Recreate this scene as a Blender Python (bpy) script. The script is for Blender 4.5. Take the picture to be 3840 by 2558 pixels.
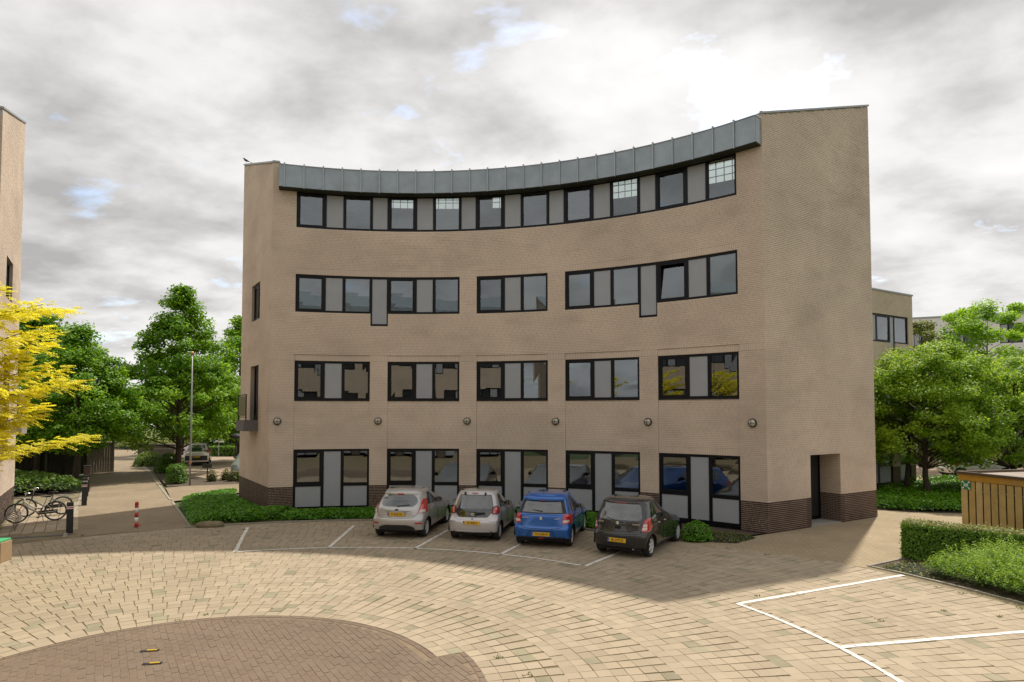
import bpy, math, random
import numpy as np
from mathutils import Vector, Matrix

# ------------------------------------------------------------------ scene, camera, sky, sun
scene = bpy.context.scene
for o in list(bpy.data.objects):
    bpy.data.objects.remove(o, do_unlink=True)
COL = scene.collection
rng = np.random.default_rng(7)
random.seed(7)
R_ = math.radians

CAM_H = 3.906
cam_data = bpy.data.cameras.new('camera')
cam_data.sensor_width = 36.0
cam_data.lens = 22.373
cam_data.shift_y = 0.0447
cam_data.clip_start = 0.1
cam_data.clip_end = 3000.0
cam = bpy.data.objects.new('camera', cam_data)
COL.objects.link(cam)
cam.location = (0.0, 0.0, CAM_H)
cam.rotation_euler = (R_(90.0 + 2.2786), 0.0, 0.0)
scene.camera = cam

SUN_AZ, SUN_EL = R_(33.9), R_(57.5)          # azimuth clockwise from +Y

world = bpy.data.worlds.new('World')
scene.world = world
world.use_nodes = True
def build_sky():
    nt = world.node_tree; nt.nodes.clear(); N = nt.nodes.new; L = nt.links.new
    out = N('ShaderNodeOutputWorld'); bg = N('ShaderNodeBackground'); bg.inputs[1].default_value = 0.1
    sky = N('ShaderNodeTexSky'); sky.sky_type = 'NISHITA'; sky.sun_disc = False
    sky.sun_elevation = SUN_EL; sky.sun_rotation = SUN_AZ; sky.air_density = 1.0; sky.dust_density = 1.5
    tc = N('ShaderNodeTexCoord'); sep = N('ShaderNodeSeparateXYZ'); L(tc.outputs['Generated'], sep.inputs[0])
    def math_(op, a, b=None, c=None, clamp=False):
        m = N('ShaderNodeMath'); m.operation = op; m.use_clamp = clamp
        for i, v in enumerate((a, b, c)):
            if v is None: continue
            if isinstance(v, (int, float)): m.inputs[i].default_value = v
            else: L(v, m.inputs[i])
        return m.outputs[0]
    zc = math_('MAXIMUM', sep.outputs[2], 0.0)
    den = math_('ADD', zc, 0.22)
    px = math_('DIVIDE', sep.outputs[0], den); py = math_('DIVIDE', sep.outputs[1], den)
    cmb = N('ShaderNodeCombineXYZ'); L(px, cmb.inputs[0]); L(py, cmb.inputs[1])
    def noise(scale, detail, rough, dist, off):
        mp = N('ShaderNodeMapping'); mp.inputs['Location'].default_value = off
        mp.inputs['Rotation'].default_value = (0, 0, R_(35)); mp.inputs['Scale'].default_value = (1.0, 1.15, 1.0)
        L(cmb.outputs[0], mp.inputs[0])
        n = N('ShaderNodeTexNoise'); n.inputs['Scale'].default_value = scale; n.inputs['Detail'].default_value = detail
        n.inputs['Roughness'].default_value = rough; n.inputs['Distortion'].default_value = dist
        L(mp.outputs[0], n.inputs['Vector']); return n.outputs['Fac']
    def ramp(fac, stops):
        r = N('ShaderNodeValToRGB'); e = r.color_ramp.elements
        e[0].position, e[0].color = stops[0][0], (*stops[0][1], 1); e[1].position, e[1].color = stops[-1][0], (*stops[-1][1], 1)
        for p, c in stops[1:-1]:
            q = e.new(p); q.color = (*c, 1)
        L(fac, r.inputs[0]); return r.outputs[0]
    big = noise(1.1, 4.0, 0.5, 0.1, (6.6, 9.5, 0.0))
    fine = noise(2.8, 8.0, 0.56, 0.08, (3.9, 8.2, 0.0))
    mixv = math_('ADD', math_('MULTIPLY', big, 0.52), math_('MULTIPLY', fine, 0.48))
    cloud = ramp(mixv, [(0.38, (2.45, 2.42, 2.40)), (0.46, (3.5, 3.44, 3.4)), (0.53, (4.45, 4.37, 4.3)), (0.65, (5.25, 5.15, 5.08))])
    hole = noise(2.3, 7.0, 0.6, 0.2, (0.4, 0.9, 0.0))
    cover = ramp(hole, [(0.30, (.35, .35, .35)), (0.41, (1, 1, 1))])
    # forward scattering: the cloud is brighter towards the sun
    sd = (math.cos(SUN_EL) * math.sin(SUN_AZ), math.cos(SUN_EL) * math.cos(SUN_AZ), math.sin(SUN_EL))
    dot = N('ShaderNodeVectorMath'); dot.operation = 'DOT_PRODUCT'; L(tc.outputs['Generated'], dot.inputs[0]); dot.inputs[1].default_value = sd
    glow = math_('MULTIPLY_ADD', math_('POWER', math_('MAXIMUM', dot.outputs['Value'], 0.0), 3.0), 0.10, 1.0)
    cl = N('ShaderNodeVectorMath'); cl.operation = 'SCALE'; L(cloud, cl.inputs[0]); L(glow, cl.inputs['Scale'])
    sk = N('ShaderNodeVectorMath'); sk.operation = 'SCALE'; L(sky.outputs[0], sk.inputs[0]); sk.inputs['Scale'].default_value = 1.6
    mx = N('ShaderNodeMix'); mx.data_type = 'RGBA'; L(cover, mx.inputs['Factor']); L(sk.outputs[0], mx.inputs['A']); L(cl.outputs[0], mx.inputs['B'])
    L(mx.outputs['Result'], bg.inputs[0]); L(bg.outputs[0], out.inputs[0])
build_sky()

sun_data = bpy.data.lights.new('sun', 'SUN')
sun_data.energy = 2.35
sun_data.angle = R_(1.2)
sun_data.color = (1.0, 0.93, 0.82)
sun = bpy.data.objects.new('sun', sun_data); COL.objects.link(sun)
sun.rotation_euler = (R_(90) - SUN_EL, 0.0, math.pi - SUN_AZ)

vs = scene.view_settings
vs.view_transform = 'Standard'; vs.look = 'None'; vs.gamma = 1.0; vs.use_curve_mapping = False
vs.exposure = 0.97
scene.cycles.max_bounces = 8
scene.cycles.transparent_max_bounces = 12
scene.cycles.caustics_reflective = False
scene.cycles.caustics_refractive = False

# ------------------------------------------------------------------ helpers
def link(o, parent=None):
    COL.objects.link(o)
    if parent is not None: o.parent = parent
    return o
def tag(o, label=None, cat=None, group=None, kind=None):
    if label: o['label'] = label
    if cat: o['category'] = cat
    if group: o['group'] = group
    if kind: o['kind'] = kind
    return o
def thing(name, label, cat, loc=(0, 0, 0), rz=0.0, group=None):
    o = bpy.data.objects.new(name, None); o.empty_display_size = 0.2
    COL.objects.link(o); o.location = loc; o.rotation_euler = (0, 0, rz)
    return tag(o, label, cat, group)

class MB:
    def __init__(s): s.v = []; s.f = []
    def add(s, vs, fs):
        o = len(s.v); s.v += [tuple(map(float, v)) for v in vs]; s.f += [tuple(i + o for i in f) for f in fs]; return s
    def hexa(s, p):
        return s.add(p, [(0, 3, 2, 1), (4, 5, 6, 7), (0, 1, 5, 4), (1, 2, 6, 5), (2, 3, 7, 6), (3, 0, 4, 7)])
    def box(s, c, sz, rz=0.0, M=None):
        x, y, z = sz[0] / 2, sz[1] / 2, sz[2] / 2
        P = [Vector((a * x, b * y, d * z)) for d in (-1, 1) for a, b in ((-1, -1), (1, -1), (1, 1), (-1, 1))]
        Q = (Matrix.Rotation(rz, 3, 'Z') if M is None else M)
        return s.hexa([Q @ p + Vector(c) for p in P])
    def bevbox(s, c, sz, b=0.01, rz=0.0):
        # box with chamfered vertical and top edges
        x, y, z = sz[0] / 2, sz[1] / 2, sz[2] / 2
        Q = Matrix.Rotation(rz, 3, 'Z')
        def ring(ix, iy, zz): 
            X, Y = x - ix, y - iy; bb = b
            return [(-X + bb, -Y, zz), (X - bb, -Y, zz), (X, -Y + bb, zz), (X, Y - bb, zz), (X - bb, Y, zz), (-X + bb, Y, zz), (-X, Y - bb, zz), (-X, -Y + bb, zz)]
        rings = [ring(b, b, -z), ring(0, 0, -z + b), ring(0, 0, z - b), ring(b, b, z)]
        vs = [Q @ Vector(p) + Vector(c) for r in rings for p in r]
        fs = [tuple(range(7, -1, -1)), tuple(range(24, 32))]
        for k in range(3):
            for i in range(8):
                j = (i + 1) % 8; fs.append((k * 8 + i, k * 8 + j, k * 8 + 8 + j, k * 8 + 8 + i))
        return s.add(vs, fs)
    def tube(s, pts, r, n=8, cap=True):
        pts = [Vector(p) for p in pts]; m = len(pts)
        rs = [r] * m if isinstance(r, (int, float)) else list(r)
        up = Vector((0, 0, 1)); vs = []; prev = None
        for i, p in enumerate(pts):
            d = (pts[min(i + 1, m - 1)] - pts[max(i - 1, 0)]).normalized()
            if prev is None:
                a = up if abs(d.z) < 0.9 else Vector((1, 0, 0)); u = d.cross(a).normalized()
            else:
                u = (prev - d * prev.dot(d)).normalized()
            prev = u; w = d.cross(u)
            for k in range(n):
                t = 2 * math.pi * k / n; vs.append(p + (u * math.cos(t) + w * math.sin(t)) * rs[i])
        fs = [(i * n + k, i * n + (k + 1) % n, (i + 1) * n + (k + 1) % n, (i + 1) * n + k) for i in range(m - 1) for k in range(n)]
        if cap: fs += [tuple(range(n - 1, -1, -1)), tuple((m - 1) * n + k for k in range(n))]
        return s.add(vs, fs)
    def lathe(s, prof, n=24, M=None, cap=True):
        # prof: list of (radius, height) round local Z
        M = M or Matrix.Identity(4); vs = []
        for r, h in prof:
            for k in range(n):
                t = 2 * math.pi * k / n; vs.append(M @ Vector((r * math.cos(t), r * math.sin(t), h)))
        m = len(prof)
        fs = [(i * n + k, i * n + (k + 1) % n, (i + 1) * n + (k + 1) % n, (i + 1) * n + k) for i in range(m - 1) for k in range(n)]
        if cap: fs += [tuple(range(n - 1, -1, -1)), tuple((m - 1) * n + k for k in range(n))]
        return s.add(vs, fs)
    def prism(s, poly, z0, z1):
        n = len(poly)
        vs = [(x, y, z0) for x, y in poly] + [(x, y, z1) for x, y in poly]
        return s.add(vs, [tuple(range(n - 1, -1, -1)), tuple(range(n, 2 * n))] + [(i, (i + 1) % n, n + (i + 1) % n, n + i) for i in range(n)])
    def mesh(s, name, smooth=False):
        me = bpy.data.meshes.new(name); me.from_pydata(s.v, [], s.f); me.update()
        if smooth: me.polygons.foreach_set('use_smooth', [True] * len(me.polygons))
        return me
    def build(s, name, mat, parent=None, smooth=False, loc=None, rot=None):
        me = s.mesh(name, smooth)
        if mat: me.materials.append(mat)
        o = bpy.data.objects.new(name, me); link(o, parent)
        if loc is not None: o.location = loc
        if rot is not None: o.rotation_euler = rot
        return o

def np_mesh(name, V, F, mat=None, smooth=False, rnd=None):
    """V (n,3), F (m,4) quads -> mesh; rnd: per-vertex float attribute"""
    me = bpy.data.meshes.new(name)
    V = np.ascontiguousarray(V, dtype=np.float32); F = np.ascontiguousarray(F, dtype=np.int32)
    me.vertices.add(len(V)); me.vertices.foreach_set('co', V.ravel())
    me.loops.add(F.size); me.loops.foreach_set('vertex_index', F.ravel())
    me.polygons.add(len(F)); me.polygons.foreach_set('loop_start', np.arange(0, F.size, F.shape[1], dtype=np.int32))
    me.polygons.foreach_set('use_smooth', np.full(len(F), bool(smooth)))
    me.update(calc_edges=True)
    if rnd is not None:
        at = me.attributes.new('rnd', 'FLOAT', 'POINT'); at.data.foreach_set('value', np.ascontiguousarray(rnd, dtype=np.float32))
    if mat: me.materials.append(mat)
    return me
def np_obj(name, V, F, mat, parent=None, smooth=False, rnd=None):
    return link(bpy.data.objects.new(name, np_mesh(name, V, F, mat, smooth, rnd)), parent)

def copy_tree(o, parent=None):
    c = o.copy(); COL.objects.link(c); c.parent = parent
    for ch in o.children: copy_tree(ch, c)
    return c

_font_cache = {}
def text_mesh(txt, size, extrude=0.002):
    key = (txt, size)
    if key not in _font_cache:
        cu = bpy.data.curves.new('lettering', 'FONT'); cu.body = txt; cu.size = size; cu.align_x = 'CENTER'; cu.align_y = 'CENTER'
        cu.extrude = extrude; cu.resolution_u = 2
        t = bpy.data.objects.new('lettering', cu); COL.objects.link(t)
        dg = bpy.context.evaluated_depsgraph_get()
        _font_cache[key] = bpy.data.meshes.new_from_object(t.evaluated_get(dg))
        bpy.data.objects.remove(t, do_unlink=True); bpy.data.curves.remove(cu)
    return _font_cache[key]
def lettering(txt, size, mat, parent, loc, rot, sx=1.0, name='lettering'):
    me = text_mesh(txt, size).copy(); me.materials.clear(); me.materials.append(mat)
    o = bpy.data.objects.new(name, me); link(o, parent); o.location = loc; o.rotation_euler = rot; o.scale = (sx, 1, 1)
    return o

# ------------------------------------------------------------------ materials
def new_mat(name):
    m = bpy.data.materials.new(name); m.use_nodes = True
    nt = m.node_tree; b = nt.nodes['Principled BSDF']
    return m, nt, b
def pbr(name, col, rough=0.6, metal=0.0, spec=0.5, var=0.0, vscale=3.0, bump=0.0, bscale=40.0, coat=0.0, col2=None, attr=0.0, stain=0.0, stain_col=(0.05, 0.045, 0.04), stain_scale=(0.8, 0.8, 0.25), stain_lo=0.52, hue=0.0):
    """procedural surface: base colour with noise variation, per-piece variation (attr), soft stains and fine bump"""
    m, nt, b = new_mat(name); N = nt.nodes.new; L = nt.links.new
    b.inputs['Roughness'].default_value = rough; b.inputs['Metallic'].default_value = metal
    b.inputs['Specular IOR Level'].default_value = spec
    if coat: b.inputs['Coat Weight'].default_value = coat; b.inputs['Coat Roughness'].default_value = 0.05
    tc = N('ShaderNodeTexCoord'); geo = N('ShaderNodeNewGeometry')
    cur = None
    rgb = N('ShaderNodeRGB'); rgb.outputs[0].default_value = (*col, 1); cur = rgb.outputs[0]
    def mix(fac, a, bcol, blend='MIX'):
        x = N('ShaderNodeMix'); x.data_type = 'RGBA'; x.blend_type = blend
        if isinstance(fac, (int, float)): x.inputs['Factor'].default_value = fac
        else: L(fac, x.inputs['Factor'])
        L(a, x.inputs['A'])
        if isinstance(bcol, tuple): x.inputs['B'].default_value = (*bcol, 1)
        else: L(bcol, x.inputs['B'])
        return x.outputs['Result']
    def mrange(v, a, bb, c, d):
        r = N('ShaderNodeMapRange'); L(v, r.inputs[0]); r.inputs[1].default_value = a; r.inputs[2].default_value = bb; r.inputs[3].default_value = c; r.inputs[4].default_value = d
        return r.outputs[0]
    if attr:
        at = N('ShaderNodeAttribute'); at.attribute_name = 'rnd'; oi = N('ShaderNodeObjectInfo')
        ad = N('ShaderNodeMath'); ad.operation = 'ADD'; L(at.outputs['Fac'], ad.inputs[0]); L(oi.outputs['Random'], ad.inputs[1])
        fr = N('ShaderNodeMath'); fr.operation = 'FRACT'; L(ad.outputs[0], fr.inputs[0])
        if col2: cur = mix(fr.outputs[0], cur, col2)
        hs = N('ShaderNodeHueSaturation'); L(cur, hs.inputs['Color']); L(mrange(fr.outputs[0], 0, 1, 1 - attr, 1 + attr), hs.inputs['Value'])
        if hue:
            wn = N('ShaderNodeTexWhiteNoise'); wn.noise_dimensions = '1D'; L(fr.outputs[0], wn.inputs['W']); L(mrange(wn.outputs['Value'], 0, 1, 0.5 - hue, 0.5 + hue), hs.inputs['Hue'])
        cur = hs.outputs[0]
    if var:
        n = N('ShaderNodeTexNoise'); n.inputs['Scale'].default_value = vscale; n.inputs['Detail'].default_value = 6; n.inputs['Roughness'].default_value = 0.6
        L(geo.outputs['Position'], n.inputs['Vector'])
        hs = N('ShaderNodeHueSaturation'); L(cur, hs.inputs['Color']); L(mrange(n.outputs['Fac'], 0.3, 0.7, 1 - var, 1 + var), hs.inputs['Value']); cur = hs.outputs[0]
    if stain:
        mp = N('ShaderNodeMapping'); mp.inputs['Scale'].default_value = stain_scale; L(geo.outputs['Position'], mp.inputs[0])
        n = N('ShaderNodeTexNoise'); n.inputs['Scale'].default_value = 1.0; n.inputs['Detail'].default_value = 8; n.inputs['Roughness'].default_value = 0.65
        L(mp.outputs[0], n.inputs['Vector']); cur = mix(mrange(n.outputs['Fac'], stain_lo, stain_lo + 0.2, 0.0, stain), cur, stain_col)
    L(cur, b.inputs['Base Color'])
    if bump:
        n = N('ShaderNodeTexNoise'); n.inputs['Scale'].default_value = bscale; n.inputs['Detail'].default_value = 4
        L(geo.outputs['Position'], n.inputs['Vector'])
        bp = N('ShaderNodeBump'); bp.inputs['Strength'].default_value = bump; bp.inputs['Distance'].default_value = 0.01
        L(n.outputs['Fac'], bp.inputs['Height']); L(bp.outputs[0], b.inputs['Normal'])
    return m

def brickmat(name, c1, c2, mortar, w, h, rz=0.0, msize=0.01, rough=0.85, wall=False, var=0.12, bump=0.3, vscale=0.9, stain=0.25):
    """masonry or paving that is too far away (or too fine) to build piece by piece"""
    m, nt, b = new_mat(name); N = nt.nodes.new; L = nt.links.new
    b.inputs['Roughness'].default_value = rough; b.inputs['Specular IOR Level'].default_value = 0.25
    geo = N('ShaderNodeNewGeometry'); mp = N('ShaderNodeMapping'); mp.inputs['Rotation'].default_value = (0, 0, rz)
    if wall:
        # run along the wall horizontally: use (x+y) style coordinate from the normal
        sx = N('ShaderNodeSeparateXYZ'); L(geo.outputs['Position'], sx.inputs[0]); sn = N('ShaderNodeSeparateXYZ'); L(geo.outputs['True Normal'], sn.inputs[0])
        def mm(op, a, c):
            q = N('ShaderNodeMath'); q.operation = op; L(a, q.inputs[0]); L(c, q.inputs[1]); return q.outputs[0]
        u = mm('SUBTRACT', mm('MULTIPLY', sx.outputs[0], sn.outputs[1]), mm('MULTIPLY', sx.outputs[1], sn.outputs[0]))
        cb = N('ShaderNodeCombineXYZ'); L(u, cb.inputs[0]); L(sx.outputs[2], cb.inputs[1]); L(cb.outputs[0], mp.inputs[0])
    else:
        L(geo.outputs['Position'], mp.inputs[0])
    bt = N('ShaderNodeTexBrick'); bt.inputs['Scale'].default_value = 1.0
    bt.inputs['Color1'].default_value = (*c1, 1); bt.inputs['Color2'].default_value = (*c2, 1); bt.inputs['Mortar'].default_value = (*mortar, 1)
    bt.inputs['Mortar Size'].default_value = msize; bt.inputs['Brick Width'].default_value = w; bt.inputs['Row Height'].default_value = h
    bt.inputs['Bias'].default_value = 0.0
    L(mp.outputs[0], bt.inputs['Vector'])
    n = N('ShaderNodeTexNoise'); n.inputs['Scale'].default_value = vscale; n.inputs['Detail'].default_value = 8; n.inputs['Roughness'].default_value = 0.65
    L(geo.outputs['Position'], n.inputs['Vector'])
    mr = N('ShaderNodeMapRange'); L(n.outputs['Fac'], mr.inputs[0]); mr.inputs[1].default_value = 0.3; mr.inputs[2].default_value = 0.7; mr.inputs[3].default_value = 1 - var; mr.inputs[4].default_value = 1 + var
    hs = N('ShaderNodeHueSaturation'); L(bt.outputs['Color'], hs.inputs['Color']); L(mr.outputs[0], hs.inputs['Value']); L(hs.outputs[0], b.inputs['Base Color'])
    bp = N('ShaderNodeBump'); bp.inputs['Strength'].default_value = bump; bp.inputs['Distance'].default_value = 0.01; bp.invert = True
    L(bt.outputs['Fac'], bp.inputs['Height']); L(bp.outputs[0], b.inputs['Normal'])
    return m

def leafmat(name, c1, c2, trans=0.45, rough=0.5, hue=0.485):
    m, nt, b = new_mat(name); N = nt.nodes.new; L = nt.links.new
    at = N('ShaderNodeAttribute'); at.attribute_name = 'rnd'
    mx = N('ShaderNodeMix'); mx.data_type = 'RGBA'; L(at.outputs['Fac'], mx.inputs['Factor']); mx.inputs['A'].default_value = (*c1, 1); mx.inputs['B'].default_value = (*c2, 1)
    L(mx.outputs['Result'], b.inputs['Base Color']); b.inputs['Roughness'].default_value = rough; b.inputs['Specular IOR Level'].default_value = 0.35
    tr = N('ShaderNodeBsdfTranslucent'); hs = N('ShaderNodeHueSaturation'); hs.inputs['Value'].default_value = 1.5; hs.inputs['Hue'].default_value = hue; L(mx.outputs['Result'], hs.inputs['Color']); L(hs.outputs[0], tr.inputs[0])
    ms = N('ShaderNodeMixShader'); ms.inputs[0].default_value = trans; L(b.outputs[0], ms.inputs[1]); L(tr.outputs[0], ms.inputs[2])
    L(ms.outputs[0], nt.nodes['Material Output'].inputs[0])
    return m

def glassmat(name, tint=(0.72, 0.78, 0.76), ior=2.55, wob=0.0):
    m, nt, b = new_mat(name); N = nt.nodes.new; L = nt.links.new
    nt.nodes.remove(b)
    fr = N('ShaderNodeFresnel'); fr.inputs['IOR'].default_value = ior
    gl = N('ShaderNodeBsdfGlossy'); gl.inputs['Roughness'].default_value = 0.0; gl.inputs['Color'].default_value = (0.88, 0.95, 1.0, 1)
    tr = N('ShaderNodeBsdfTransparent'); tr.inputs[0].default_value = (*tint, 1)
    if wob:
        geo = N('ShaderNodeNewGeometry'); n = N('ShaderNodeTexNoise'); n.inputs['Scale'].default_value = 0.9; n.inputs['Detail'].default_value = 1.0
        L(geo.outputs['Position'], n.inputs['Vector']); bp = N('ShaderNodeBump'); bp.inputs['Strength'].default_value = wob; bp.inputs['Distance'].default_value = 0.02
        L(n.outputs['Fac'], bp.inputs['Height']); L(bp.outputs[0], gl.inputs['Normal'])
    ms = N('ShaderNodeMixShader'); L(fr.outputs[0], ms.inputs[0]); L(tr.outputs[0], ms.inputs[1]); L(gl.outputs[0], ms.inputs[2])
    L(ms.outputs[0], nt.nodes['Material Output'].inputs[0])
    return m

M = {}
M['brick'] = pbr('beige_brick', (0.665, 0.552, 0.447), 0.85, spec=0.2, attr=0.07, col2=(0.60, 0.487, 0.392), var=0.11, vscale=0.42, stain=0.40, stain_col=(0.38, 0.30, 0.24), stain_scale=(0.45, 0.45, 1.1), stain_lo=0.49, hue=0.008)
M['mortar'] = pbr('wall_mortar', (0.42, 0.345, 0.272), 0.95, spec=0.1, var=0.12, vscale=1.2)
M['plinth'] = pbr('dark_brick', (0.085, 0.052, 0.042), 0.8, spec=0.25, attr=0.25, col2=(0.055, 0.036, 0.032), var=0.15, vscale=2.0)
M['plinth_mortar'] = pbr('plinth_mortar', (0.52, 0.42, 0.31), 0.95, spec=0.1, var=0.15, vscale=2.0)
M['brick_far'] = brickmat('beige_masonry', (0.60, 0.49, 0.38), (0.54, 0.43, 0.34), (0.38, 0.31, 0.235), 0.22, 0.0625, wall=True)
M['plinth_far'] = brickmat('dark_masonry', (0.09, 0.055, 0.045), (0.06, 0.04, 0.035), (0.25, 0.2, 0.15), 0.22, 0.0625, wall=True)
M['frame'] = pbr('black_window_frame', (0.003, 0.0034, 0.005), 0.45, spec=0.25, var=0.2, vscale=2.0)
M['panel'] = pbr('grey_panel', (0.325, 0.338, 0.36), 0.5, spec=0.4, var=0.05, vscale=1.5)
M['glass'] = glassmat('window_glass')
M['zinc'] = pbr('zinc_sheet', (0.285, 0.33, 0.36), 0.48, metal=0.35, var=0.16, vscale=1.6, stain=0.35, stain_col=(0.30, 0.33, 0.35), stain_scale=(2.2, 2.2, 1.2), stain_lo=0.5)
M['zinc_edge'] = pbr('zinc_rib', (0.33, 0.37, 0.395), 0.42, metal=0.35, var=0.1)
M['soffit'] = pbr('dark_soffit', (0.018, 0.022, 0.012), 0.8, var=0.3, vscale=6)
M['coping'] = pbr('metal_coping', (0.30, 0.31, 0.31), 0.45, metal=0.5, var=0.08)
M['interior'] = pbr('office_interior', (0.34, 0.34, 0.33), 0.9, var=0.06)
M['interior_floor'] = pbr('office_floor', (0.10, 0.10, 0.11), 0.9, var=0.1)
M['white'] = pbr('white_paint', (0.78, 0.78, 0.76), 0.55, var=0.04)
M['blind'] = pbr('white_blind', (0.62, 0.66, 0.66), 0.6)
M['dark'] = pbr('matt_black', (0.012, 0.012, 0.013), 0.7, var=0.2)
M['rubber'] = pbr('tyre_rubber', (0.016, 0.016, 0.017), 0.85, var=0.2, vscale=8)
M['asphalt'] = pbr('dark_asphalt', (0.055, 0.054, 0.055), 0.9, var=0.15, vscale=1.5)
M['bark'] = pbr('tree_bark', (0.075, 0.058, 0.042), 0.95, var=0.3, vscale=9, bump=0.6, bscale=30)
M['steel'] = pbr('galvanised_steel', (0.30, 0.31, 0.31), 0.5, metal=0.5, var=0.1)
M['chrome'] = pbr('bright_metal', (0.7, 0.7, 0.7), 0.18, metal=1.0)
# ------------------------------------------------------------------ the ring of office buildings round the court
RC = np.array([-3.867, 8.611]); RR = 17.029
A0, BAY, WIN = -0.2995, 0.21143, 0.17057
AL, AR = -0.3316, 0.7900                      # facade ends (angle from +Y about RC)
PITCH = 0.0625
Z = dict(pl=1.0, r0b=0.10, r0t=2.4375, r1b=4.375, r1t=5.9375, r2b=7.875, r2t=9.375, r3b=11.25, r3t=12.72, top=13.75)

def facade_map(off=0.0):
    def P(u, z, d):
        a = AL + off + u / RR; r = RR - d
        return (RC[0] + r * math.sin(a), RC[1] + r * math.cos(a), z)
    return P
def plane_map(A, B):
    A = np.array(A, float); B = np.array(B, float); e = (B - A) / np.hypot(*(B - A)); n = np.array([e[1], -e[0]])
    def P(u, z, d):
        q = A + e * u + n * d; return (q[0], q[1], z)
    P.e = e; P.n = n
    return P
def ua(a): return (a - AL) * RR

def abox(mb, P, u0, u1, z0, z1, d0, d1, step=0.6):
    """box on a mapped wall: u along, z up, d outward"""
    n = max(1, int(math.ceil((u1 - u0) / step))); vs = []
    for i in range(n + 1):
        u = u0 + (u1 - u0) * i / n
        vs += [P(u, z0, d0), P(u, z0, d1), P(u, z1, d1), P(u, z1, d0)]
    fs = []
    for i in range(n):
        a, b = 4 * i, 4 * i + 4
        for k in range(4): fs.append((a + k, a + (k + 1) % 4, b + (k + 1) % 4, b + k))
    fs += [(0, 3, 2, 1), (4 * n, 4 * n + 1, 4 * n + 2, 4 * n + 3)]
    return mb.add(vs, fs)

def subtract(iv, a, b):
    out = []
    for s, e in iv:
        if b <= s or a >= e: out.append((s, e)); continue
        if a > s: out.append((s, a))
        if b < e: out.append((b, e))
    return out

def lay(u0, u1, z0, z1, holes, blen=0.22, ch=PITCH, joint=0.011, ztop=None):
    """stretcher courses clipped to the openings -> (ua, ub, za, zb) rows"""
    out = []
    for k in range(int(round(z0 / ch)), int(math.floor(z1 / ch + 1e-6))):
        za, zb = k * ch, (k + 1) * ch - joint
        iv = [(u0, u1)]
        for a, b, c, d in holes:
            if c < zb - 1e-3 and d > za + 1e-3: iv = subtract(iv, a, b)
        off = (0.0, 0.5, 0.25, 0.75)[k % 4] * blen + (0.06 if k % 3 == 0 else 0.0)
        for s, e in iv:
            j = math.floor((s - off) / blen)
            if off + (j + 1) * blen - s < 0.05: j += 1
            first = True
            while True:
                a = s if first else off + j * blen; b = min(e, off + (j + 1) * blen); j += 1; first = False
                if a >= e - 1e-6: break
                if e - b < 0.05: b = e; j += 1
                if b - a < 0.01: continue
                if ztop and zb > ztop(0.5 * (a + b)): continue
                out.append((a, b - (joint * 0.6 if b < e - 1e-6 else 0.0), za, zb))
    return out
def soldiers(u0, u1, z0, z1, pitch=0.0625, joint=0.012):
    n = max(1, int(round((u1 - u0) / pitch))); p = (u1 - u0) / n
    return [(u0 + i * p + joint / 2, u0 + (i + 1) * p - joint / 2, z0 + 0.006, z1 - joint) for i in range(n)]

BR_F = np.array([[4, 5, 6, 7], [0, 4, 7, 3], [1, 2, 6, 5], [3, 7, 6, 2], [0, 1, 5, 4]])
def bricks_np(rows, P, dfun, back=0.03):
    """(n,8,3) corner array of the bricks"""
    out = np.empty((len(rows), 8, 3))
    for i, (a, b, c, d) in enumerate(rows):
        f = dfun(a, b, c, d); k = f - back
        f += rng.uniform(-0.0025, 0.0025)
        out[i] = (P(a, c, k), P(b, c, k), P(b, d, k), P(a, d, k), P(a, c, f), P(b, c, f), P(b, d, f), P(a, d, f))
    return out
def piece_objects(name, corners, mat, parent, unit):
    """single pieces as child objects sharing one unit mesh"""
    for c in corners:
        ex, ey, ez = c[5] - c[4], c[4] - c[0], c[7] - c[4]
        o = bpy.data.objects.new(name, unit); link(o, parent)
        Mx = Matrix(((ex[0], -ey[0], ez[0], 0), (ex[1], -ey[1], ez[1], 0), (ex[2], -ey[2], ez[2], 0), (0, 0, 0, 1)))
        Mx.translation = Vector(c[4]); o.matrix_local = Mx
def stuff_pieces(name, corners, mat, parent, label=None):
    n = len(corners)
    V = corners.reshape(-1, 3); F = (BR_F[None] + 8 * np.arange(n)[:, None, None]).reshape(-1, 4)
    o = np_obj(name, V, F, mat, parent, rnd=np.repeat(rng.random(n), 8)); o['kind'] = 'stuff'
    return o
def unit_brick(mat, name='brick'):
    mb = MB(); mb.hexa([(0, 0, 0), (1, 0, 0), (1, 1, 0), (0, 1, 0), (0, 0, 1), (1, 0, 1), (1, 1, 1), (0, 1, 1)])
    me = mb.mesh(name); me.materials.append(mat); return me

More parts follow.
